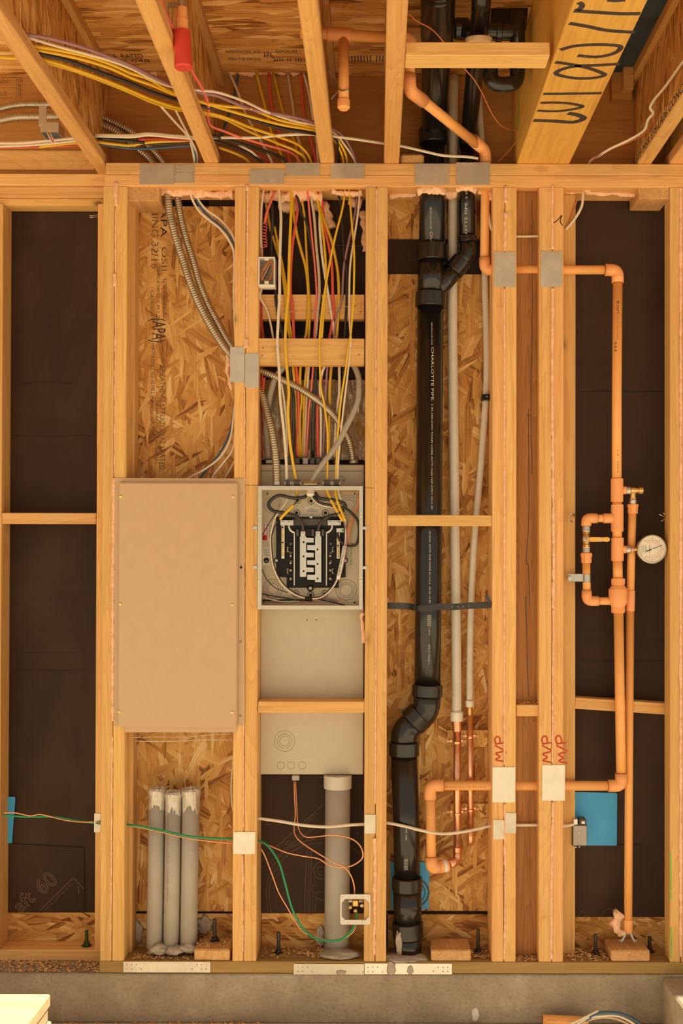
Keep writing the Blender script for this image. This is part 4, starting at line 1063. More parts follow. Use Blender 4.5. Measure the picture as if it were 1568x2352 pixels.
# branch of the wye
YB = 0.066
pipe('wye_branch', [P(990, 680, YB), P(1020, 648, YB), P(1050, 612, YB)], 0.031, ABS, ds, 0.01, 24)
sleeve('branch_collar', P(1040, 624, YB), P(1062, 598, YB), 0.0345, ABS, ds, 24, .002)
pipe('branch_elbow', [P(1058, 602, YB), P(1073, 584, YB), P(1073, 552, YB)], 0.0295, ABS, ds, 0.03, 24)
sleeve('branch_collar', P(1073, 558, YB), P(1072, 544, YB), 0.0325, ABS, ds, 24, .002)
pipe('branch_pipe', [P(1072, 550, YB), P(1071, 440, YB), P(1073, 340, YB)], 0.0275, ABS, ds, 0.01, 24)
# bottom offset
sleeve('offset_collar', P(981, 1572, ABSY), P(980, 1600, ABSY), ra + .0075, ABS, ds, 28, .003)
pipe('offset_elbow', [P(980, 1598, ABSY), P(979, 1630, ABSY), P(958, 1652, ABSY)], ra + .002, ABS, ds, 0.06, 28)
sleeve('offset_collar', P(967, 1640, ABSY), P(945, 1661, ABSY), ra + .007, ABS, ds, 28, .003)
pipe('offset_elbow', [P(952, 1656, ABSY), P(929, 1680, ABSY), P(928, 1708, ABSY)], ra + .001, ABS, ds, 0.06, 28)
sleeve('offset_collar', P(928, 1704, ABSY), P(928, 1736, ABSY), ra + .0065, ABS, ds, 28, .003)
pipe('lower_pipe', [P(928, 1730, ABSY), P(933, 1900, ABSY), P(935, 2020, ABSY)], ra, ABS, ds, 0.01, 28)
sleeve('cleanout_collar', P(935, 2014, ABSY), P(935, 2046, ABSY), ra + .007, ABS, ds, 28, .003)
pipe('cleanout_body', [P(935, 2044, ABSY), P(936, 2122, ABSY)], ra + .003, ABS, ds, 0.01, 28)
sleeve('cleanout_collar', P(936, 2117, ABSY), P(937, 2154, ABSY), ra + .0075, ABS, ds, 28, .003)
pipe('bottom_pipe', [P(937, 2150, ABSY), P(937, 2195, ABSY)], ra + .001, ABS, ds, 0.01, 28)
up_ax = axis_at([P(995, 440, ABSY), P(992, 575, ABSY), P(983, 1400, ABSY), P(981, 1580, ABSY)])
lo_ax = axis_at([P(928, 1730, ABSY), P(935, 2020, ABSY)]); br_ax = axis_at([P(1071, 430, YB), P(1072, 550, YB)])
yf = ABSY - ra
def vtext(body, px, py0, py1, h, ax, r, par, up=(1, 0, 0), mat=PRINTW, y=yf):
    a = P(px, py0, y); b = P(px, py1, y)
    if py1 > py0: text('print', body, a, (0, 0, -1), (1, 0, 0), h, mat, par, a.z - b.z, 0, .0005, (ax, r))
    else: text('print', body, a, (0, 0, 1), (-1, 0, 0), h, mat, par, b.z - a.z, 0, .0005, (ax, r))
vtext('ABS DWV CELLULAR CORE', 987, 475, 526, .006, up_ax, ra, ds)
vtext('CHAR', 987, 532, 565, .0085, up_ax, ra, ds)
vtext('ABS CELLULAR CORE', 990, 740, 792, .004, up_ax, ra, ds)
vtext('CHARLOTTE PIPE.', 990, 797, 922, .0085, up_ax, ra, ds)
vtext('3 IN ABS-DWV FOAM CORE ASTM F628 NSF-DWV SCH 40', 990, 928, 1170, .0055, up_ax, ra, ds)
vtext('05:33:41 ASTM F628 MADE IN U.S.A. 10-25-14 05', 985, 1220, 1385, .0055, up_ax, ra, ds)
vtext('||||||||||||', 983, 1413, 1438, .010, up_ax, ra, ds); vtext('UPC', 984, 1442, 1460, .004, up_ax, ra, ds)
vtext('PIPE 2 / TRACK 3', 983, 1481, 1525, .006, up_ax, ra, ds)
vtext('OTTE PIPE.', 1073, 537, 462, .0088, br_ax, .0275, ds, y=YB - .0275); vtext('2 IN', 1073, 457, 433, .006, br_ax, .0275, ds, y=YB - .0275)
vtext('||||||||||', 930, 1973, 1998, .010, lo_ax, ra, ds); vtext('UPC ABS', 931, 1900, 1930, .005, lo_ax, ra, ds)
# upper run under the floor
du = empty('drain_run', P(995, 320, ABSY), 'thick black drain pipe bending forward under the subfloor', 'drain pipe')
sleeve('coupling', P(996, 332, ABSY), P(995, 296, ABSY), ra + .006, ABS, du, 28, .003)
pipe('pipe', [P(996, 330, ABSY), P(997, 290, ABSY - .01), P(1000, 180, -.20), P(1005, 60, -.44), P(1006, -30, -.60)], ra, ABS, du, 0.1, 28)
sleeve('coupling', P(1004, 85, -.40), P(1006, -20, -.58), ra + .0055, ABS, du, 28, .003)
d2 = empty('vent_run', P(1073, 320, YB), 'thinner black drain pipe beside the thick one under the subfloor', 'drain pipe')
sleeve('coupling', P(1074, 338, YB), P(1075, 300, YB), .0325, ABS, d2, 24, .003)
pipe('pipe', [P(1074, 330, YB), P(1076, 295, YB - .01), P(1092, 150, -.25), P(1102, 50, -.45), P(1107, -30, -.60)], .0275, ABS, d2, 0.1, 24)
lathe('pipe_collar', P(1099, 100, -.44), (0, -.25, 1), [(0, .030), (.002, .038), (.014, .039), (.017, .034)], SUNWOOD, d2, 24)
tr = empty('trap', P(1155, 215, -.36), 'black drain trap with a U bend beside the beam', 'drain trap')
YT = -.36
pipe('u_bend', [P(1126, 140, YT), P(1126, 196, YT), P(1188, 196, YT), P(1188, 140, YT)], .0225, ABS, tr, 0.041, 22)
sleeve('collar', P(1188, 158, YT), P(1188, 128, YT), .0255, ABS, tr, 22, .002); sleeve('collar', P(1126, 158, YT), P(1126, 128, YT), .0255, ABS, tr, 22, .002)
pipe('trap_arm', [P(1188, 140, YT), P(1188, 50, YT), P(1188, 30, YT)], .0225, ABS, tr, 0.01, 22)
pipe('cross_pipe', [P(1060, 66, YT), P(1120, 74, YT), P(1190, 74, YT), P(1190, 40, YT)], .0240, ABS, tr, 0.04, 22)
sleeve('collar', P(1138, 74, YT), P(1152, 74, YT), .028, ABS, tr, 22, .002)
sleeve('end_cap', P(1042, 66, YT + .01), P(1078, 66, YT + .01), .031, ABS, tr, 22, .006)
bxh = [PZ(1128, 22, ZS-.003), PZ(1212, 20, ZS-.003), PZ(1206, 92, ZS-.003), PZ(1122, 92, ZS-.003)]
mk('opening_shade_panel', bxh + [p + Vector((0,0,.002)) for p in bxh], [[0,1,2,3],[7,6,5,4],[0,4,5,1],[1,5,6,2],[2,6,7,3],[3,7,4,0]], BLKP, ceil)  # thin black panel: the dark inside of the opening is painted, not cut

# ------------------------------------------------------------------ clear plastic water tubes and copper
YP = 0.112
w1 = empty('water_tube', P(1049, 1660, YP), 'thick translucent water tube joined to copper beside the drain stack', 'water pipe')
tube('plastic_tube', [P(1041, 175, .10), P(1041, 300, .105), P(1040, 430, .108), P(1039, 740, YP), P(1042, 1000, YP), P(1045, 1250, YP), P(1047.5, 1500, YP-.01), P(1048.5, 1640, .095)], 11.3*mmpx(YP), PEX, w1, 18, 5)
YC = 0.095
lathe('tube_ring', P(1048.5, 1633, YC), (0,0,-1), [(0,.018),(.004,.0215),(.030,.0215),(.034,.019)], PEXR, w1, 24)
sleeve('copper_sleeve', P(1048.5, 1656, YC), P(1049.5, 1680, YC), .0165, COPPER, w1, 20)
pipe('copper_pipe', [P(1049, 1676, YC), P(1050, 1950, YC)], .0131, COPPER, w1, 0.01, 20)
sleeve('solder_collar', P(1050, 1945, YC), P(1050, 1960, YC), .0148, COPPER, w1, 20)
pipe('copper_elbow', [P(1050, 1955, YC), P(1050, 1976, YC-.004), P(1030, 1986, .066)], .0145, COPPER, w1, 0.02, 18)
w2 = empty('water_tube', P(1080, 1640, YP), 'thin translucent water tube with a black clip, joined to copper', 'water pipe')
tube('plastic_tube', [P(1098, 205, .10), P(1104, 300, .105), P(1111, 430, .11), P(1113, 640, YP), P(1117, 780, YP), P(1116, 900, YP), P(1103, 1080, YP), P(1090, 1230, YP), P(1082, 1380, YP), P(1079, 1500, YP-.006), P(1078.5, 1615, .10)], 7.6*mmpx(YP), PEX, w2, 16, 5)
lathe('tube_ring', P(1078.5, 1608, .098), (0,0,-1), [(0,.012),(.003,.0142),(.020,.0142),(.023,.012)], PEXR, w2, 20)
sleeve('brass_adapter', P(1078.5, 1624, .098), P(1079, 1645, .098), .0092, BRASSY, w2, 18)
pipe('copper_pipe', [P(1079, 1642, .098), P(1081, 1925, .098)], .0098, COPPER, w2, 0.01, 18)
pipe('copper_elbow', [P(1081, 1908, .098), P(1081, 1934, .098), P(1080, 1937, .138)], .0112, COPPER, w2, 0.015, 18)
pbox('pipe_clip', 1107, 905, 1130, 918, .080, .128, BLKP, w2, .002)
lathe('nail', P(1118, 911, .080), (0,-1,0), [(0,.002),(.002,.0018)], STEEL, w2, 8)
for q in [(1028,1677,1120,1716),(1033,1846,1128,1877)]:
    o = pbox('backing_board', *q, .124, .1400, OSBS, wall, .001)
for par, cx_, py, rr, yy in [(w1,1049.5,1705,.0140,YC),(w1,1050,1869,.0140,YC),(w2,1080,1693,.0106,.098),(w2,1081,1861,.0106,.098)]:
    c = P(cx_, py, yy)
    sleeve('pipe_strap', c + Vector((0,0,.004)), c - Vector((0,0,.004)), rr + .0006, COPPER, par, 20, .0005)
    for s in (-1, 1):
        box('strap_ear', c.x + s*(rr + .009) - .010, c.x + s*(rr + .009) + .010, .1205, .1235, c.z - .005, c.z + .005, COPPER, par, .001)
        lathe('screw', (c.x + s*(rr + .012), .1205, c.z), (0,-1,0), [(0,.0045),(.002,.004),(.003,.002)], BRASSY, par, 10)

# ------------------------------------------------------------------ orange sprinkler piping
YO = 0.052
ro = 11.2 * mmpx(YO)                 # pipe radius
rf_ = ro * 1.24                      # fitting radius
sp = empty('sprinkler_main', P(1420, 1810, YO), 'orange sprinkler pipe loop running through the studs with elbows', 'sprinkler pipe')
def op(pts, r=ro, par=sp, name='pipe', mat=CPVC, n=22): return pipe(name, [P(*q) if len(q) == 3 else P(q[0], q[1], YO) for q in pts], r, mat, par, .004, n)
def elbow(a, c, b, r=rf_, par=sp, y=YO, n=22):
    q = [P(*t) if len(t) == 3 else P(t[0], t[1], y) for t in (a, c, b)]
    pipe('elbow', q, r, CPVCF, par, r * 1.15, n)
    for e, m in ((q[0], q[1]), (q[2], q[1])):
        d = (e - m).normalized()
        sleeve('joint_ring', e - d*.0002, e + d*.0012, r * .86, GLUE, par, 20, .0002)
# ceiling part
YH = -.41
op([(690,76,YH),(745,78,YH),(945,88,YH)], .0155)
sleeve('tee', P(752,78,YH), P(806,81,YH), .0195, CPVCF, sp, 22)
op([(789,84,YH),(789,236,YH)], .0155); sleeve('cap', P(789,226,YH), P(789,252,YH), .0185, CPVCF, sp, 22, .006)
elbow((915,86,YH),(942,89,YH),(941,135,YH), .0195)
op([(941,110,YH),(940,175,YH)], .0155)
elbow((940,172,YH),(940,208,YH),(972,232,-.33), .0195)
op([(955,218,-.37),(1098,334,-.002)], .0155)
elbow((1086,322,-.03),(1114,346,.035),(1115,378,.04), .0195)
op([(1115,365,.042),(1114,430,YO),(1112,600,YO)], ro*.92)
elbow((1112.5,592),(1113,620),(1150,620), rf_*.92)
op([(1120,620),(1405,620)], ro*.92)
elbow((1389,620),(1418,621),(1418,650))
op([(1418,640),(1416,900),(1416,1110)])
# pipe support in the ceiling
hg = tube('pipe_hanger', [P(752,160,YH+.01), P(772,185,YH+.01), P(780,206,YH-.01), P(800,208,YH-.02), P(800,203,YH+.01), P(780,206,YH+.02), P(768,218,YH+.02), P(760,228,YH+.02)], .0025, ZINC, sp, 7, 5)
# test-and-drain assembly on the riser
def fit(a, b, x, r=None, mat=CPVCF, name='tee', ch=.0015): return sleeve(name, P(x, a, YO), P(x, b, YO), r or rf_*1.03, mat, sp, 26, ch)
fit(1099, 1153, 1416.5); fit(1158.7, 1221, 1417); fit(1235, 1288.5, 1417.5)
op([(1416.5,1150),(1417,1240)]); op([(1417.5,1286),(1418.5,1332)])
cz = P(1418.8, 1328, YO); k = mmpx(YO)
lathe('check_valve', cz, (0,0,-1), [(0,14.0*k),(.001,14.7*k),(15*k,14.7*k),(16*k,14.0*k),(25*k,21*k),(27*k,21.7*k),(53*k,21.7*k),(55*k,21*k),(67*k,14.6*k),(68*k,14.7*k),(79*k,14.7*k),(80*k,14*k)], CPVCF, sp, 30)
for j in range(24):
    a = 2*math.pi*j/24
    for pz in (1336, 1400):
        c = P(1419, pz, YO) + Vector((math.cos(a)*14.6*k, math.sin(a)*14.6*k, 0)); box('grip_rib', c.x-.0012, c.x+.0012, c.y-.0012, c.y+.0012, c.z-.009, c.z+.009, CPVCF, sp, .0004)
op([(1420,1404),(1423,1600),(1426,1782)])
elbow((1425.8,1776),(1426,1805),(1396,1805))
op([(1408,1805),(1010,1804)])
elbow((1018,1804),(987.5,1804),(987.5,1836))
op([(987.5,1826),(989,1900),(990,1972)])
elbow((990,1968),(990.5,1994),(1010,1991,.058))
sleeve('adapter', P(1006,1992,.058), P(1030,1987,.068), rf_*1.05, CPVCF, sp, 22, .004)
ring_ = sleeve('adapter_label', P(1017,1989.5,.062), P(1024,1988,.065), rf_*1.07, PAPER, sp, 22, .0003)
text('print', 'BM4405 FT-1 125 PSI CPVC', P(1021,1809,YO-ro), (1,0,0), (0,0,1), .004, ORPRINT, sp, 95*.00145)
rx = axis_at([P(1416,1090,YO), P(1416,900,YO), P(1418,640,YO)])
vtext('FM', 1416, 806, 786, .007, rx, ro, sp, mat=INK, y=YO-ro); vtext('APPROVED  ASTM', 1419, 780, 727, .0035, rx, ro, sp, mat=ORPRINT, y=YO-ro)
vtext('LPCB', 1421, 720, 690, .0075, rx, ro, sp, mat=INK, y=YO-ro); vtext('NSF  FT', 1420, 1085, 1030, .0045, rx, ro, sp, mat=ORPRINT, y=YO-ro)
# left by-pass with ball valve
xb2 = 1346
sleeve('tee_branch', P(1406,1190.5,YO), P(1385,1190.5,YO), 11.5*k, CPVCF, sp, 22); op([(1388,1190.5),(1368,1190.5)], 9*k)
elbow((1371,1190.5),(1346,1190.5),(1346,1208), 11.5*k)
sleeve('steel_nipple', P(xb2,1206,YO), P(xb2,1219,YO), 9.3*k, ZINC, sp, 20); sleeve('thread_tape', P(xb2,1217,YO), P(xb2,1224,YO), 8.3*k, PAPER, sp, 18)
lathe('ball_valve', P(xb2,1221,YO), (0,0,-1), [(0,8.8*k),(5*k,9.2*k),(7*k,7.8*k),(11*k,9.4*k),(24*k,9.4*k),(28*k,7.6*k),(30*k,9.2*k),(36*k,8.8*k)], BRASSY, sp, 8, False)
pbox('handle_plate', 1339, 1233.5, 1355, 1244, YO - .020, YO - .0165, STEEL, sp, .002)
lathe('handle_nut', P(1346,1239,YO-.020), (0,-1,0), [(0,.0055),(.004,.0055),(.005,.003)], BRASSY, sp, 6, False)
hd = poly('valve_handle', [(1353,1235),(1358,1233.5),(1380,1233.7),(1383,1234.5),(1395,1233.5),(1399,1235.5),(1400.5,1239),(1399,1242.5),(1395,1244.5),(1383,1243.7),(1380,1244.3),(1358,1244.5),(1353,1243)], YO - .024, YO - .019, GOLDH, sp)
text('handle_lettering', 'ARBON', P(1367,1241.5,YO-.0242), (1,0,0), (0,0,1), .006, PAPER, hd, 24*.00144)
sleeve('thread_tape', P(xb2,1255,YO), P(xb2,1261,YO), 8.0*k, PAPER, sp, 18); sleeve('steel_nipple', P(xb2,1259,YO), P(xb2,1270,YO), 9.0*k, ZINC, sp, 20)
lathe('hex_adapter', P(1346,1270,YO), (0,0,-1), [(0,12.5*k),(2*k,13.5*k),(8*k,13.5*k),(9*k,12.2*k),(22*k,12.0*k),(23*k,11*k)], CPVCF, sp, 8, False)
op([(1346,1290),(1347,1360)], 9.1*k); elbow((1347,1356),(1347,1380.5),(1374,1380.5), 11.5*k); op([(1366,1380.5),(1404,1380.5)], 9*k)
# clamp to the stud
sleeve('pipe_clamp', P(1346.5,1318,YO), P(1346.5,1338,YO), 10*k, ZINC, sp, 20); pbox('clamp_arm', 1303, 1318, 1340, 1336, YO - .006, YO - .002, ZINC, sp, .001)
lathe('clamp_bolt', P(1307,1326.5,YO-.006), (0,-1,0), [(0,6*k),(.004,6*k),(.006,3*k)], ZINC, sp, 6, False)
# right-hand drain line with brass angle valve
dr = empty('drain_line', P(1442, 2140, YO), 'thin orange drain pipe hanging from a brass valve right of the riser', 'sprinkler pipe')
YD = .064
sleeve('branch', P(1428,1126,YO), P(1438,1126,YO), 9.2*k, CPVCF, dr, 20); sleeve('steel_nipple', P(1437,1126.5,YO), P(1447,1126.5,YO), 9.4*k, ZINC, dr, 20)
lathe('angle_valve', P(1446,1126.5,YO+.002), (1,0,0), [(0,6.5*k),(2*k,8*k),(14*k,8*k),(15*k,6.5*k),(19*k,6.5*k),(20*k,8.8*k),(29*k,8.8*k),(30*k,8*k)], BRASSY, dr, 10, False)
sleeve('valve_outlet', P(1453,1130,YO+.004), P(1453,1144,YO+.006), 7.4*k, BRASSY, dr, 16); sleeve('thread_tape', P(1453,1142,YO+.006), P(1453,1148,YO+.006), 6.8*k, PINKINK, dr, 16); sleeve('steel_nipple', P(1453,1147,YD-.006), P(1452.5,1157,YD-.004), 9*k, ZINC, dr, 18)
lathe('hex_adapter', P(1452.5,1158,YD), (0,0,-1), [(0,12*k),(1.5*k,13.3*k),(6*k,13.3*k),(7*k,12*k),(21*k,11.8*k),(22*k,11*k)], CPVCF, dr, 8, False)
pipe('pipe', [P(1451.5,1176,YD), P(1450,1240,YD+.01), P(1447,1360,YD+.01)], 9.4*k, CPVC, dr, .02, 20)
sleeve('coupling', P(1447.5,1356,YD+.01), P(1446.5,1404,YD+.01), 10.6*k, CPVCF, dr, 22)
pipe('pipe', [P(1446.5,1400,YD+.01), P(1444,1750,YD+.01), P(1442,2118,YD)], 9.4*k, CPVC, dr, .02, 20)
lathe('end_fitting', P(1442,2111,YD), (0,0,-1), [(0,10*k),(1*k,10.8*k),(24*k,10.8*k),(31*k,8.5*k),(34*k,4*k)], CPVCF, dr, 22)
for s in (-1, 1):
    ribbon('bracket_leg', [P(1442 + s*4, 2138, YD-.004), P(1442 + s*10, 2154, YD-.012), P(1442 + s*17, 2163, YD-.02)], .006, (0,-1,.3), .0015, ZINC, dr, 3)
    lathe('bracket_screw', P(1442 + s*19, 2161, YD-.02), (0,-.3,1), [(0,.005),(.003,.005),(.005,.002)], ZINC, dr, 8)
# pressure gauge
pg = empty('pressure_gauge', P(1496.5, 1294, .03), 'round pressure gauge with pale dial and black needle', 'gauge')
YG = 0.028; gc = P(1496.5, 1261.3, YG); gr = 33.2 * mmpx(YG)
lathe('case', gc + Vector((0, .028, 0)), (0,-1,0), [(0, gr*.9),(.004, gr*.97),(.026, gr*.97),(.028, gr),(.034, gr),(.036, gr*.95),(.036, gr*.92),(.032, gr*.90)], CASE, pg, 48)
lathe('dial', gc + Vector((0, -.0035, 0)), (0,-1,0), [(0, gr*.905),(.0008, gr*.905)], DIAL, pg, 48)
yd_ = -.0048
def gpt(a, r): return gc + Vector((math.cos(a)*r*gr, yd_, math.sin(a)*r*gr))
def garc(r, a0, a1, w, mat, n=40):
    ribbon('dial_print', [gpt(math.radians(a0 + (a1-a0)*i/n), r) for i in range(n+1)], w, (0,-1,0), .0002, mat, pg, 1)
garc(.62, 128, -128, .0010, PINKINK); garc(.86, 150, 215, .0005, PINKINK, 12); garc(.72, 135, -135, .0004, CRM)
for i in range(25):
    a = math.radians(130 - 260*i/24); ribbon('dial_print', [gpt(a, .56), gpt(a, .62)], .0007, (0,-1,0), .0002, PINKINK, pg, 1)
for a in (130, 90, 50, 0, -45, -90, -130):
    c = gpt(math.radians(a), .77); box('dial_print', c.x-.0013, c.x+.0013, c.y-.0002, c.y+.0002, c.z-.0016, c.z+.0016, GRC, pg, 0)
for a in (112, 88, 60, 40, -10, -35, -62, -85, -108):
    c = gpt(math.radians(a), .47); box('dial_print', c.x-.0010, c.x+.0010, c.y-.0002, c.y+.0002, c.z-.0028, c.z+.0028, PINKINK, pg, 0)
for dx, hh in ((-.72,.30),(-.62,.26),(-.49,.28),(-.42,.24)):
    box('dial_print', gc.x+dx*gr-.0005, gc.x+dx*gr+.0005, gc.y+yd_-.0002, gc.y+yd_, gc.z-hh*gr, gc.z+hh*gr, GREYD, pg, 0)
box('dial_print', gc.x-.18*gr-.0012, gc.x-.18*gr+.0006, gc.y+yd_-.0002, gc.y+yd_, gc.z-.27*gr, gc.z+.27*gr, GREYD, pg, 0)
u = Vector((math.cos(math.radians(21)), 0, math.sin(math.radians(21))))
ribbon('needle', [gc + Vector((0,yd_-.001,0)) - u*gr*.44, gc + Vector((0,yd_-.001,0)) - u*gr*.05], .0030, (0,-1,0), .0006, BLACKINK, pg, 1)
ribbon('needle', [gc + Vector((0,yd_-.001,0)), gc + Vector((0,yd_-.001,0)) + u*gr*.72], .0014, (0,-1,0), .0006, BLACKINK, pg, 1)
lathe('needle_hub', gc + Vector((0,yd_-.0015,0)), (0,-1,0), [(0,.003),(.001,.003),(.0016,.002)], STEEL, pg, 14)
sleeve('gauge_stem', P(1464.5,1261.5,.045), P(1455,1262,.048), 5*k, BRASSY, pg, 6); sleeve('thread_tape', P(1456,1262,.048), P(1447,1262,.050), 5.5*k, PINKINK, pg, 16)
sleeve('steel_nipple', P(1448,1262,.050), P(1437,1262,YO), 9.3*k, ZINC, pg, 20); sleeve('branch', P(1438,1262,YO), P(1428,1262,YO), 8.8*k, CPVCF, pg, 20)
# sprinkler head drop with red protective cap in the ceiling
sh = empty('sprinkler_drop', P(418, 150, -.8), 'sprinkler drop with a red protective cap hanging at the joist', 'sprinkler')
YS = -.80; ks = mmpx(YS)
lathe('protective_cap', P(421,157,YS), (P(417,70,YS) - P(421,157,YS)), [(0,18*ks),(.003,20.5*ks),(.010,20.5*ks),(72*ks,20*ks),(85*ks,19.5*ks),(86*ks,17*ks)], REDCAP, sh, 28)
lathe('adapter', P(417.5,74,YS), (P(417,18,YS) - P(417.5,74,YS)), [(0,14.5*ks),(28*ks,14.5*ks),(29*ks,12.5*ks),(56*ks,12.2*ks)], CPVCF, sh, 22)
sleeve('steel_pipe', P(417,20,YS), P(418,-20,YS), 11*ks, ZINC, sh, 18); ribbon('bracket', [P(378,13,YS+.01), P(395,12,YS), P(408,12,YS-.012)], .014, (0,-1,-.2), .002, ZINC, sh, 3)
# perforated strap round the stack
st = empty('pipe_strap', P(1010, 1400, .02), 'black perforated hanger strap wrapped round the drain stack', 'strap')
rs = ra + .002
axs = P(983, 1392, ABSY)
band = [P(889.5,1391,.035), P(930,1392,.03), axs + Vector((-rs*1.02, -.012, -.004)), axs + Vector((-rs*.7, -rs*.74, -.007)), axs + Vector((0, -rs, -.006)), axs + Vector((rs*.7, -rs*.80, -.001)), P(1040,1394,.035), P(1080,1391,.030), P(1128,1389,.024)]
Vb, Fb = [], []
bp_ = catmull(band, 8); hw = 7.5*mmpx(.03)
for i, p in enumerate(bp_):
    t = (bp_[min(i+1, len(bp_)-1)] - bp_[max(i-1,0)]).normalized(); nn = Vector((t.y, -t.x, 0)).normalized() * -.0012
    up = Vector((0,0,1))
    Vb += [p + up*hw, p - up*hw, p - up*hw - nn, p + up*hw - nn]
for i in range(len(bp_)-1):
    for q in range(4): Fb.append([i*4+q, i*4+(q+1)%4, (i+1)*4+(q+1)%4, (i+1)*4+q])
Fb += [[0,1,2,3], [len(Vb)-1-q for q in range(4)]]
mk('strap_band', Vb, Fb, STRAPM, st)
for px in (1038, 1051, 1063, 1076, 1102, 1115):
    lathe('strap_hole', P(px, 1394 - (px-1038)*.045, .0300), (0,-1,0), [(0,.0016),(.003,.0016)], BRASSY, st, 8)
ribbon('strap_tail', [P(1116,1367,.004), P(1122,1378,.006), P(1129,1390,.012)], .010, (0,-1,0), .0012, STRAPM, st, 2)
# ------------------------------------------------------------------ tan cover panel
tc = empty('media_panel', P(412, 1675, 0.0), 'large tan metal cover panel screwed over the left bay', 'cover panel')
poly('flange', [(263,1098),(561,1099),(562,1666),(545,1667),(543,1682),(286,1682),(284,1670),(262,1668)], -0.0035, -0.001, TAN, tc)
pbox('cover', 271, 1108, 545, 1671, -0.022, -0.0036, TAN, tc, 0.004, None, 3)
for px, py in [(277,1140),(535,1140.5),(276,1387),(533,1388.5),(274,1634.5),(532.5,1636)]:
    lathe('screw', P(px, py, -.022), (0,-1,0), [(0,.0050),(.0015,.0048),(.003,.0030),(.0034,.001)], SCREWY, tc, 12)
for px, py, m in [(554,1134,BRASSY),(553.5,1303,BLKP),(552.5,1474,GREYD),(552,1644,GREYD)]:
    lathe('mounting_hole', P(px, py, -.0035), (0,-1,0), [(0,.0042),(.0008,.004)], m, tc, 12)
for j, pts in enumerate([[(305,1694),(360,1692),(420,1693),(480,1688),(534,1685)], [(309,1702),(360,1703),(420,1702),(475,1699),(534,1700)]]):
    tag(tube('string', [P(a, b, .02) for a, b in pts], .0011, PEXR, None, 5, 5), ('upper' if j == 0 else 'lower') + ' of two pale strings stretched below the tan cover', 'string')

# ------------------------------------------------------------------ grey conduits
GC = 'grey conduit stubs below the tan cover'
def stub(label, ptop, pbot, r, y, lean):
    e = empty('conduit_stub', P(pbot[0], pbot[1], y), label, 'conduit', GC)
    pipe('conduit', [P(ptop[0], ptop[1], y), P(pbot[0], pbot[1], y)], r, PVC, e, .01, 24)
    c = P(ptop[0], ptop[1], y); k = 40; V, Fc = [], []
    rr = random.Random(int(ptop[0]))
    ln = [(.040 + .022*rr.random() + -.012*math.sin(j*.47)) for j in range(k)]
    for i, (f, dz) in enumerate([(.55, .016), (.95, .012), (1.10, .004), (1.03, -.012), (1.02, None)]):
        for j in range(k):
            a = 2*math.pi*j/k; q = r*f*(1 + (.10*rr.random() if i < 3 else .03*rr.random()))
            V.append(c + Vector((math.cos(a)*q, math.sin(a)*q, (-ln[j] if dz is None else dz + .006*rr.random()))))
    for i in range(4):
        for j in range(k): Fc.append([i*k+j, i*k+(j+1)%k, (i+1)*k+(j+1)%k, (i+1)*k+j])
    Fc.append(list(range(k)))
    mk('tape_cap', V, Fc, TAPE, e)
    return e
s1 = stub('left of three grey conduit stubs capped with silver tape', (360,1820), (354.5,2176), 18.3*mmpx(.07), .07, 0)
s2 = stub('middle grey conduit stub with fine black lettering', (398.5,1828), (393,2177), 18.3*mmpx(.07), .07, 0)
s3 = stub('right grey conduit stub, widest of the three', (438.5,1821), (433,2174), 19.6*mmpx(.07), .07, 0)
rc = 18.3*mmpx(.07)
ax2 = axis_at([P(398.5,1820,.07), P(393,2177,.07)])
vtext('UL LISTED   NEMA TC-2   RIGID NONMETALLIC CONDUIT', 386, 2072, 1872, .004, ax2, rc, s2, mat=GREYD, y=.07-rc)
sleeve('conduit_joint', P(437,1951,.07), P(437,1955,.07), 19.9*mmpx(.07), PVC, s3, 24)
def grout(name, px, py, y, s, seed, label, mat=GROUT):
    o = blob(name, P(px, py, y), s, mat, None, seed, .4); return tag(o, label, 'grout')
grout('grout_patch', 365, 2178, .055, (.035,.03,.018), 1, 'grout lump at the foot of the left conduit stub')
grout('grout_patch', 402, 2182, .045, (.030,.025,.014), 2, 'grout lump at the foot of the middle conduit stub')
grout('grout_patch', 432, 2176, .055, (.030,.03,.016), 3, 'grout lump at the foot of the right conduit stub')
grout('grout_patch', 316, 2140, .1385, (.017,.0035,.036), 4, 'grout smear on the strip left of the conduit stubs')
grout('grout_patch', 470, 2125, .1385, (.028,.0035,.030), 5, 'grout smear on the strip right of the conduit stubs')
grout('grout_patch', 775, 2190, .05, (.06,.04,.012), 6, 'grout at the foot of the big grey pipe')
grout('grout_patch', 735, 2150, .1385, (.015,.0035,.036), 7, 'grout smear left of the big grey pipe')
grout('grout_patch', 928, 2200, .03, (.075,.04,.010), 8, 'grout ring at the foot of the black drain stack')
grout('grout_patch', 916, 2165, .03, (.011,.010,.040), 9, 'grout smear up the left side of the drain stack')
# big grey pipe below the enclosure
bg_ = empty('service_conduit', P(774, 2185, .095), 'big grey plastic pipe rising to the grey enclosure', 'conduit')
YV = .098
pipe('pipe', [P(775.5,1806,YV), P(774,2195,YV)], 29*mmpx(YV), PVC, bg_, .01, 30)
lathe('coupling', P(775.5,1780,YV), (0,0,-1), [(0,32.2*mmpx(YV)),(29*mmpx(YV),32.2*mmpx(YV)),(30*mmpx(YV),31*mmpx(YV))], PVCL, bg_, 30)

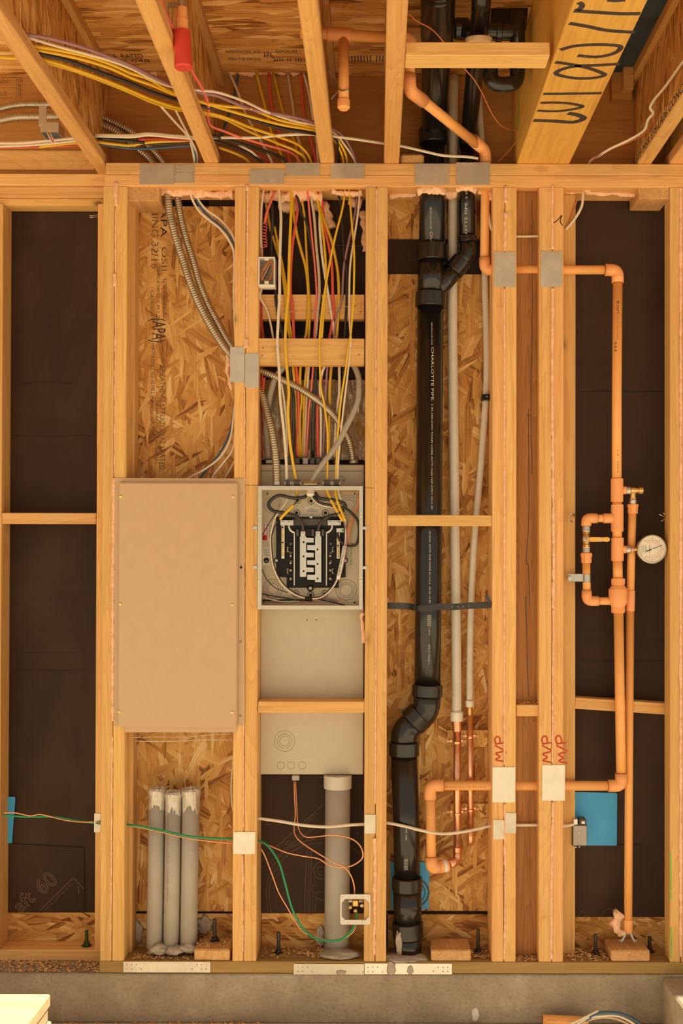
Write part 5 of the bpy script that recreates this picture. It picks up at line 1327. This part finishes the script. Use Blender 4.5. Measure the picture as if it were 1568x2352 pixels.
# ------------------------------------------------------------------ ground wires
def wire(label, mat, pts, r, name='ground_wire', cat='wire', group=None):
    return tag(tube(name, [P(*q) for q in pts], r, mat, None, 8, 6), label, cat, group)
wire('green ground wire sagging across the bays to the small metal frame', GRN, [(8,1872,.12),(60,1876,.12),(120,1876,.12),(170,1884,.12),(214,1890,.12),(250,1893,.06),(300,1895,.03),(360,1905,.01),(430,1920,.0),(480,1925,.01),(535,1927,.03),(570,1928,.04),(592,1930,.04),(615,1943,.02),(640,1980,.005),(655,2030,.0),(670,2085,.0),(690,2125,.0),(715,2150,.005),(750,2161,.005),(785,2157,.0),(808,2136,.0),(817,2115,.01),(820,2096,.02)], .0036)
wire('bare copper wire twined with the green one across the left bays', COPW, [(8,1867,.115),(35,1867,.115),(70,1874,.115),(95,1871,.115),(150,1884,.115),(190,1888,.115),(214,1888,.118),(250,1892,.055),(300,1897,.034),(360,1909,.014),(430,1925,.004),(480,1932,.012),(535,1937,.032),(570,1934,.045),(592,1933,.045),(625,1945,.03),(660,1959,.02),(700,1967,.01),(730,1972,.0),(755,1987,-.004),(775,1992,-.004),(800,1991,-.002),(820,1982,.0),(832,1970,.0),(832,1955,.0),(822,1937,.004),(800,1924,.01),(765,1918,.02),(735,1921,.03),(706,1923,.035),(692,1915,.045),(684,1895,.06),(681,1850,.08),(678,1794,.11)], .0024)
wire('bare copper wire looping from the enclosure down to the small metal frame', COPW, [(675,1794,.11),(676,1830,.085),(678,1870,.065),(675,1905,.05),(680,1922,.035),(695,1937,.02),(730,1960,.0),(765,1980,-.012),(790,1992,-.012),(805,2010,-.004),(813,2035,.006),(814,2060,.012)], .0024)
wire('bare copper wire hanging from the stud plate beside the green wire', COPW, [(592,1945,.03),(600,1951,.012),(610,1970,.006),(625,2010,.004),(640,2050,.004),(660,2085,.004),(680,2120,.006),(700,2143,.008),(730,2153,.01),(765,2161,.012),(795,2153,.006),(812,2138,.006),(818,2118,.012)], .0022)
wire('white cable drooping level across the bays to the grey outlet box', WHT, [(588,1879,.04),(640,1886,.03),(700,1896,.015),(750,1899,.01),(800,1895,.015),(838,1893,.03),(862,1890,.035),(888,1890,.03),(930,1898,.01),(970,1908,.005),(1015,1915,.004),(1060,1911,.01),(1100,1903,.025),(1130,1896,.035),(1160,1894,.036),(1187,1895,.034),(1212,1895,.034),(1240,1895,.035),(1290,1897,.05),(1310,1895,.062),(1322,1892,.065)], .0052, 'electrical_cable', 'cable')
# small metal frame with ground clamp
rg = empty('mud_ring', P(815, 2122, -.006), 'white square metal frame with a ground clamp on the stud', 'electrical frame')
yo, yi = -.008, -.003
def octa(px0, py0, px1, py1, c):
    return [(px0+c,py0),(px1-c,py0),(px1,py0+c),(px1,py1-c),(px1-c,py1),(px0+c,py1),(px0,py1-c),(px0,py0+c)]
oo = [P(a, b, yo) for a, b in octa(781, 2054.5, 850.5, 2123.5, 3)]; ii = [P(a, b, yo) for a, b in octa(784.5, 2065, 847.5, 2113.5, 8)]
V = oo + ii + [p + Vector((0,.004,0)) for p in oo] + [p + Vector((0,.006,0)) for p in ii]
Fc = []
for i in range(8):
    j = (i+1) % 8
    Fc += [[i,j,8+j,8+i],[8+i,8+j,24+j,24+i],[16+i,24+i,24+j,16+j],[i,16+i,16+j,j]]
mk('frame', V, Fc, WPL, rg)
for px, py in [(800,2060),(832,2060),(816,2060),(800,2119),(832,2119),(816,2119),(786,2059),(845,2059)]:
    lathe('hole', P(px, py, yo - .0001), (0,-1,0), [(0,.0011),(.0004,.0011)], BLKP, rg, 7)
pbox('clamp_body', 808, 2067, 824, 2084, .015, .04, BRASSY, rg, .004); pbox('clamp_jaw', 798, 2066, 836, 2075, .03, .05, ZINC, rg, .004)
for px, py in [(804,2083),(816,2091),(831,2079)]: lathe('clamp_screw', P(px, py, .012), (0,-1,0), [(0,.006),(.008,.006),(.010,.003)], BRASSY, rg, 10)
# outlet box and blue membrane at the right
ob = empty('outlet_box', P(1330, 1944, .06), 'grey plastic outlet box against the stud in the right bay', 'outlet box')
pbox('box_body', 1314, 1893, 1348, 1944, .060, .115, DGREY, ob, .003); pbox('box_face', 1316, 1897, 1347, 1942, .0585, .0602, LGREY, ob, .001)
pbox('cable_clamp', 1316, 1881, 1327, 1895, .06, .09, STEEL, ob, .002); pbox('cable_clamp', 1330, 1881, 1346, 1895, .06, .10, DGREY, ob, .002)
pbox('clamp_knockout', 1335, 1886, 1343, 1893, .058, .061, STEEL, ob, .001)
for px, py in [(1328,1913),(1330,1945),(1322,1946)]: lathe('screw', P(px, py, .058), (0,-1,0), [(0,.0025),(.002,.002)], STEEL, ob, 8)
tag(poly('membrane_sheet', [(1306,1819),(1414,1821),(1417,1824),(1416,1942),(1306,1942)], .132, .136, BLUE), 'blue flashing sheet behind the grey outlet box in the right bay', 'flashing')
tag(poly('membrane_sheet', [(-20,1830),(33,1830),(35,1834),(27,1937),(-20,1937)], .191, .194, BLUE), 'blue flashing sheet at the far left edge of the wall', 'flashing')
mb = empty('membrane_sheet', P(945, 2088, .138), 'blue flashing sheet with a dark round print behind the drain stack', 'flashing')
poly('sheet', [(897,1980),(986,1980),(984,2088),(897,2088)], .136, .139, BLUE, mb)
ring('round_print', 952, 2050, .1355, 32*.00147, .0035, TARP, mb, 36, .0004); ring('round_print', 952, 2050, .1355, 24*.00147, .0015, TARP, mb, 36, .0004)

# ------------------------------------------------------------------ steel nail plates and straps
def teeth(x0, y0, x1, y1, seed, amp=2.2):
    rr = random.Random(seed); pts = []; n = 4
    for i in range(n):
        xa_ = x0 + (x1-x0)*i/n; xb2_ = x0 + (x1-x0)*(i+1)/n; m = (xa_+xb2_)/2
        pts += [(xa_ + .5, y0), (m-1.2, y0), (m, y0 + amp*rr.random()), (m+1.2, y0)]
    pts += [(x1, y0)]
    q = []
    for i in range(n):
        xa_ = x1 - (x1-x0)*i/n; xb2_ = x1 - (x1-x0)*(i+1)/n; m = (xa_+xb2_)/2
        q += [(xa_ - .5, y1), (m+1.2, y1), (m, y1 - amp*rr.random()), (m-1.2, y1)]
    return pts + q + [(x0, y1)]
NP = 'steel nail plates on the framing'
for k, (q, lab, yy) in enumerate([
    ((321,377,400,423), 'wide nail plate on the top plate above the metal conduits', 0), ((401,378,446,420), 'pair-holed narrow nail plate beside the leftmost wide one', 0),
    ((573,388,652,422), 'low nail plate on the top plate above the panel bay', 0), ((655,374,734,404), 'high nail plate on the top plate left of the third joist', 0),
    ((759,375,837,409), 'nail plate on the top plate right of the third joist', 0), ((952,376,1031,424), 'nail plate on the top plate above the drain stack', 0),
    ((1047,373,1125,424), 'nail plate on the top plate above the thinner drain pipe', 0),
    ((528,797,561,878), 'left of two steel plates where the conduits cross the stud pair', 0), ((562,812,594,890), 'right of two steel plates where the conduits cross the stud pair', -.0),
    ((1134,578,1184,659), 'steel plate over the upper orange pipe on the stud beside the drain', 0), ((1241,577,1291,659), 'steel plate over the upper orange pipe next to the right bay', 0),
    ((1130.5,1762,1183,1843), 'bright plate over the lower orange pipe below one red mark', 0), ((1244.5,1757,1297,1839), 'bright plate over the lower orange pipe below two red marks', 0),
    ((1132,1883,1157,1928), 'small lower plate over the white cable right of the copper', 0), ((1160,1867,1185,1914), 'small upper plate over the white cable left of the dark post', 0),
    ((535.5,1911,586,1962), 'bright plate over the green wire on the second stud pair', 0), ((836.5,1871,862.5,1915), 'small plate over the white cable on the third stud pair', 0),
    ((216,1868,231,1912), 'narrow plate over the green wire at the left bay', .11)]):
    o = poly('nail_plate', teeth(*q, k), yy - .0026, yy - .0006, BRIGHT if k in (11, 12, 15) else GALV)
    tag(o, lab, 'nail plate', NP)
    if k == 1:
        for px in (404, 443):
            for py in (383, 389, 395, 402, 409, 415): lathe('hole', P(px, py, -.0027), (0,-1,0), [(0,.0012),(.0003,.0012)], BLKP, o, 6)
        pbox('seam', 402, 396, 445, 396.8, -.003, -.0026, GREYD, o, 0)
    if k in (7, 8): text('stamp', 'STUD', P(q[0] + 10, q[1] + 55, -.0028), (0,0,1), (-1,0,0), .004, PAPER, o)
SS = 'steel tie straps along the sill'
def strap(label, q, mat, holes, bright):
    e = empty('tie_strap', P((q[0]+q[2])/2, q[3], -.002), label, 'tie strap', SS)
    pbox('strap_body', *q, -.0035, -.0008, mat, e, .0004)
    for i, (px, py) in enumerate(holes):
        lathe('screw' if i in bright else 'hole', P(px, py, -.0035), (0,-1,0), [(0,.0030),(.0008,.0028)] if i in bright else [(0,.0022),(.0003,.0022)], COPW if i in bright else GREYD, e, 9)
strap('steel tie strap on the sill below the conduit stubs', (283,2209,483,2234), GALV, [(291,2226),(473,2216),(291,2216),(302,2216),(313,2216),(303,2226),(324,2226),(452,2216),(462,2216),(441,2226),(462,2226),(473,2226)], (0, 1))
strap('steel tie strap on the sill below the big grey pipe', (674,2214,836,2239), GALV, [(684,2221),(695,2221),(706,2221),(684,2231),(695,2231),(716,2231),(834,2232)], (0,))
strap('bright steel tie strap on the sill below the drain stack', (837,2213,1038,2238), STEEL, [(845,2222),(856,2221),(867,2221),(845,2232),(856,2232),(878,2232),(1006,2222),(1017,2222),(1028,2222),(995,2231),(1017,2231),(1028,2231)], ())
for j, (px, py, s, lab) in enumerate([(898,2224,(.014,.004,.020),'grout smear on the bright strap below the stack'),(783,2234,(.016,.004,.008),'grout smear on the strap below the big pipe'),(942,2228,(.010,.003,.014),'small grout smear on the bright strap')]):
    grout('grout_smear', px, py, -.004, s, 20 + j, lab)
tag(blob('grout_smear', P(1091,2330,-.008), (.012,.004,.022), WPL, None, 31, .35), 'white plaster smear on the concrete curb', 'smear')

# ------------------------------------------------------------------ wood blocks and anchor bolts on the sill
for lab, q in [('wood block on the sill right of the conduit stubs', (445,2174.5,527,2202)), ('wood block on the sill beside the drain stack', (990,2180,1081.5,2206)), ('wood block on the sill under the orange drain line', (1404,2184,1493,2210.5))]:
    x0, x1 = X(q[0], 2190), X(q[2], 2190)
    tag(box('wood_block', x0, x1, .004, .118, .0385, .0385 + .037, ENDG, None, .004), lab, 'wood block')
AB = 'anchor bolts through the sill'
def bolt(label, px, ptop, y, zbase=.038, mat=DARKM):
    b = P(px, 2160, y); zt2 = P(px, ptop, y).z
    e = empty('anchor_bolt', (b.x, y, zbase), label, 'bolt', AB)
    V = [(0, .0062)]; 
    prof = []; z = zbase + .0005; n = int((zt2 - z) / .0022)
    for i in range(n): prof.append((i*.0022, .0062 if i % 2 else .0055))
    lathe('threaded_rod', (b.x, y, z), (0,0,1), prof, mat, e, 12)
    lathe('nut', (b.x, y, z + .003), (0,0,1), [(0,.011),(.010,.011)], mat, e, 6, False); lathe('washer', (b.x, y, zbase + .0006), (0,0,1), [(0,.017),(.0026,.017)], mat, e, 18)
bolt('anchor bolt standing on the wood block right of the conduit stubs', 493, 2108, .085, .0757)
bolt('anchor bolt left of the big grey pipe', 639.5, 2138, .075); bolt('anchor bolt right of the wood block beside the stack', 1097.5, 2132, .085)
bolt('anchor bolt in the right bay left of the wood block', 1367, 2143, .075); bolt('anchor bolt in the right bay beside the right stud', 1491.5, 2148, .10)
bolt('green-painted anchor bolt in the left bay', 199, 2134, .15, .036, plain('green_bolt', (.05,.085,.02), .5, .4))

# ------------------------------------------------------------------ junction box in the ceiling
jb = empty('junction_box', P(118, 300, -.10), 'grey open junction box hung beside the leftmost joist', 'junction box')
q0 = P(93, 304, -.12); w_ = 42*mmpx(-.12); zb2 = q0.z; hgt = .030; dp = .062
g = [box_geo(q0.x, q0.x + .002, -.12, -.12 + dp, zb2, zb2 + hgt, 0), box_geo(q0.x + w_ - .002, q0.x + w_, -.12, -.12 + dp, zb2, zb2 + hgt, 0),
     box_geo(q0.x, q0.x + w_, -.122, -.12, zb2, zb2 + hgt, 0), box_geo(q0.x, q0.x + w_, -.12 + dp - .002, -.12 + dp, zb2, zb2 + hgt, 0), box_geo(q0.x, q0.x + w_, -.12, -.12 + dp, zb2 + hgt, zb2 + hgt + .002, 0)]
V, Fc = join(g); mk('box_shell', V, Fc, ZINC, jb)
pbox('mounting_bracket', 89, 243, 107, 290, -.115, -.112, ZINC, jb, .0005)
for mat, dx in ((RED, 0), (WHT, 3), (WHT, -3)):
    tube('wire', [P(108 + dx, 298, -.10), P(115 + dx, 312, -.105), P(123 + dx, 328, -.11)], .0022, mat, jb, 6, 4)

# ------------------------------------------------------------------ nails
for lab, pts in [('', [(1302,1187),(1322,1184)]), ('', [(1307,1179),(1320,1182)]), ('', [(1303,1190),(1314,1199)]), ('', [(1513,1181),(1532,1191)]), ('', [(1523,1178),(1533,1190)]), ('', [(1518,1197),(1533,1189)]), ('', [(205,496),(230,493)]), ('', [(206,500),(229,497)])]:
    yy = .06 if pts[0][0] > 300 else .15
    tube('nail', [P(a, b, yy - .02 * (i == 0)) for i, (a, b) in enumerate(pts)], .0017, ZINC, wall if pts[0][0] > 300 else wl, 6, 1)
# ------------------------------------------------------------------ prints on sheathing and felt
B1 = [o for o in wall.children if o.name.startswith('sheathing_panel')][0]
def stamp(body, px, py0, py1, h, mat=PRINTK, par=B1, y=.1408):
    a = P(px, py0, y); b = P(px, py1, y); text('print', body, a, (0,0,-1), (1,0,0), h, mat, par, a.z - b.z)
stamp('HING 32/16', 348, 478, 617, .024); stamp('APA', 369, 478, 545, .022, INK); stamp('OSII', 371, 567, 622, .020)
stamp('CATEGORY', 346, 668, 736, .011); stamp('THICKNESS 0.451 IN', 360, 612, 738, .010); stamp('SIZED FOR SPACING', 374, 640, 735, .013)
stamp('(APA)', 350, 732, 786, .046, INK); stamp('PRP-108 EXP 1 PS2-10 MILL', 347, 788, 905, .012); stamp('SHEATHING STRUCTURAL I RATED', 367, 842, 1079, .019)
stamp('DIAPHRAGMS-SHEAR WALLS', 357, 912, 1066, .011); stamp('PANEL GRADE', 346, 910, 1005, .011)
def fl(pts, w=.0012, par=wl, y=.1957, mat=FELTLINE, sub=5): ribbon('felt_print', [P(a, b, y) for a, b in pts], w, (0,-1,0), .0004, mat, par, sub)
d1 = Vector((math.cos(math.radians(41)), 0, math.sin(math.radians(41)))); n1 = Vector((-d1.z, 0, d1.x))
text('felt_print', 'aft', P(46, 2098, .1955), d1, n1, .050, FELTLINE, k60, None, .020)
text('felt_print', '60', P(98, 2056, .1955), d1, n1, .052, FELTLINE, k60, None, .020)
fl([(92,2091),(168,2016)], .0016, k60, sub=1); fl([(168,2016),(194,2043)], .0016, k60, sub=1); fl([(180,2036),(181,2052)], .002, k60, sub=1)
rr = random.Random(5)
for i in range(26):
    t = i / 26; px, py = 104 + 62*t, 2090 - 63*t; a = rr.random()*6.3
    fl([(px, py), (px + 4*math.cos(a), py + 4*math.sin(a))], .0009, k60, sub=1)
F2 = [o for o in wall.children if o.name.startswith('felt_sheet') and abs(WL[o.name].x - X(716,1900,.146)) < .02 and WL[o.name].z < .6][0]
def f2(pts, w=.0011, sub=5): fl([(590 + a/5.6, 1840 + b/5.6) for a, b in pts], w, F2, .1455, FELTLINE, sub)
f2([(150,1440),(122,1250),(125,1100),(180,900),(290,720),(440,590),(640,510),(870,480)]); f2([(185,1440),(158,1250),(162,1100),(215,920),(320,760),(470,640),(660,560),(860,530)])
f2([(0,815),(430,430),(870,30)], .0011, 1); f2([(170,780),(500,510),(870,260)], .0009, 1); f2([(1190,340),(1360,470)], .0009, 1); f2([(1200,580),(1360,690)], .0009, 1)
f2([(612,1440),(625,1000),(640,660),(670,605),(700,640),(690,1000),(672,1440)], .0009, 3); f2([(648,1440),(660,900),(668,640)], .0007, 1)
f2([(870,790),(790,790),(730,860),(735,930),(780,990),(860,1000)]); f2([(870,850),(800,850),(775,890),(790,940),(850,950)])
f2([(710,1180),(715,1085),(790,1085)], .0009, 1); f2([(715,1180),(870,1165)], .0009, 1); f2([(720,1220),(860,1290)], .0009, 1); f2([(750,1440),(755,1265),(870,1270)], .0009, 1); f2([(710,1440),(712,1260)], .0009, 1)
f2([(360,555),(400,510),(455,515),(415,555),(360,555)], .0009, 1); f2([(60,865),(25,830),(95,840),(60,865)], .0009, 1); f2([(620,300),(700,235),(760,170),(800,150)], .0007, 1); f2([(170,1200),(165,1240)], .001, 1)
for a, b in [((520,430),(560,470)), ((640,330),(690,370)), ((330,640),(370,600)), ((230,740),(280,700))]: f2([a, b], .0009, 1)
fl([(1325,2106),(1335,2090),(1345,2106)], .0009, wall, .136, FELTLINE, 1); fl([(1380,2104),(1390,2090),(1405,2086)], .0009, wall, .136, FELTLINE, 3)

# ------------------------------------------------------------------ red marks on the studs
def red(px, py, s=1.0, lean=0.0):
    def q(a, b): return P(px + (a + lean*b*.1)*s, py + b*s, -.0004)
    for st_ in ([(19,57),(1,53),(11,46),(1,39),(19,34)], [(22,32),(10,26),(-1,20)], [(20,14),(1,17)], [(1,17),(-1,6),(4,0),(10,3),(11,15)]):
        ribbon('red_mark', [q(a, b) for a, b in st_], .0050, (0,-1,0), .0003, REDINK, wall, 4)
red(1137, 1692); red(1245, 1691, 1.05); red(1276, 1690, 1.1, 1)
ribbon('red_mark', [P(1160,1722,-.0004), P(1162,1732,-.0004)], .003, (0,-1,0), .0003, REDINK, wall, 1)
ribbon('black_mark', [P(1271,512,-.0004), P(1280,506,-.0004), P(1290,494,-.0004), P(1286,508,-.0004), P(1292,518,-.0004)], .003, (0,-1,0), .0003, INK, wall, 3)
for a, b in [((264,1116),(288,1114)), ((564,1114),(592,1115)), ((838,1120),(866,1122))]:
    ribbon('pencil_mark', [P(a[0], a[1], -.0003), P(b[0], b[1], -.0003)], .0011, (0,-1,0), .0002, INK, wall, 1)

# ------------------------------------------------------------------ sawdust (uncountable), things on the floor
def chips(name, n, fn, size, label, seed):
    rr = random.Random(seed); V, Fc = [], []
    for i in range(n):
        c = fn(rr); a = rr.random()*6.3; L = size*(.25 + 1.1*rr.random()**2); W = L*rr.uniform(.2,.6)
        d = Vector((math.cos(a), math.sin(a), rr.uniform(-.4,.4))); e = Vector((-math.sin(a), math.cos(a), rr.uniform(-.6,.6)))
        k_ = len(V); V += [c - d*L - e*W, c + d*L - e*W, c + d*L*.8 + e*W, c - d*L + e*W]; Fc.append([k_, k_+1, k_+2, k_+3])
    return tag(mk(name, V, Fc, SHAV), label, 'sawdust', None, 'stuff')
def on_sill(a, b, y0, y1, zz): return lambda rr: Vector((X(a + (b-a)*rr.random(), 2180), y0 + (y1-y0)*rr.random(), zz + .006*rr.random()**2))
chips('sawdust', 500, on_sill(598,735,.03,.135,.040), .005, 'brown sawdust on the sill left of the big grey pipe', 1)
chips('sawdust', 420, on_sill(1188,1238,.004,.045,.040), .005, 'sawdust heap on the sill in the narrow bay', 2)
chips('sawdust', 380, on_sill(1302,1400,.01,.13,.040), .006, 'sawdust on the sill in the right bay', 3)
chips('sawdust', 260, on_sill(1085,1126,.03,.135,.040), .006, 'wood shavings beside the bolt near the stack', 4)
chips('sawdust', 260, on_sill(448,526,.02,.115,.0765), .005, 'wood shavings on top of the block by the conduit stubs', 5)
chips('sawdust', 380, on_sill(300,440,.01,.06,.040), .004, 'grey dust and shavings at the conduit stubs', 6)
chips('sawdust', 160, on_sill(1190,1237,.014,.042,P(1212,1619,.012).z + .002), .004, 'shavings on the short block in the narrow bay', 7)
chips('sawdust', 900, lambda rr: Vector((X(-20 + 255*rr.random(), 2215), .005 + .1*rr.random(), .001 + .004*rr.random())), .006, 'loose sawdust on the curb below the left bay', 8)
chips('sawdust', 1500, lambda rr: Vector((X(60 + 560*rr.random(), 2345), -.012 - .07*rr.random(), -.159 + .006*rr.random())), .006, 'sawdust along the floor at the foot of the curb', 9)
# sunlit lumber offcuts, bottom left
h0 = -.16; LO = 'sunlit lumber offcuts stacked on the floor'
for i, (pxr, dy) in enumerate([(88,0),(86,.01),(90,.0),(84,-.01),(86,.005)]):
    zc_ = h0 + i*.0392
    xr_ = P(pxr, 2310, -.40).x
    tag(box('lumber_offcut', xr_ - .75, xr_, -.56 + dy, -.275 + dy, zc_ + .0004, zc_ + .0386, SUNWOOD, None, .004),
        ['lowest sunlit board', 'second sunlit board from the floor', 'middle sunlit board', 'second sunlit board from the top', 'topmost sunlit board'][i] + ' of the stack at the lower left', 'board', LO)
# pipe offcut and cable loop on the floor, bottom right
oc = empty('pipe_offcut', P(1300, 2345, -.045), 'orange pipe offcut lying at the foot of the curb', 'pipe')
a0, a1 = P(1246, 2342, -.040), P(1350, 2347, -.048)
rO = 11.5*mmpx(-.045)
V, Fc = tube_geo([a0, a1], rO, 24); mk('pipe', V, Fc, CPVC, oc, True, True)
lathe('bore', a0 - Vector((.0006,0,0)), (1,0,0), [(0,rO*.8),(.0004,rO*.8)], GLUE, oc, 20)
text('print', 'BM4405 FT-1 CPVC', P(1256, 2341, -.047) + Vector((0,-rO*.8,0)), (a1 - a0), (0,0,1), .005, ORPRINT, oc, .085)
for lab, mat, pts, r in [('blue cable arching over the pipe offcut', BLU, [(1345,2345),(1365,2330),(1390,2325),(1420,2327),(1450,2338),(1475,2356),(1490,2380)], .0045), ('upper white cable arching beside the blue one on the floor', WHT, [(1325,2352),(1350,2338),(1385,2333),(1415,2333),(1440,2342),(1465,2360),(1480,2384)], .004), ('lower white cable arching beside the blue one on the floor', CRM, [(1330,2356),(1350,2344),(1380,2337),(1405,2338),(1430,2346),(1455,2362),(1470,2386)], .0035), ('white cable end poking up over the pipe offcut', WHT, [(1300,2356),(1325,2345),(1350,2333),(1374,2321)], .0035)]:
    tag(tube('electrical_cable', [P(a, b, -.085) for a, b in pts], r, mat, None, 8, 5), lab, 'cable', 'cable scraps on the floor')
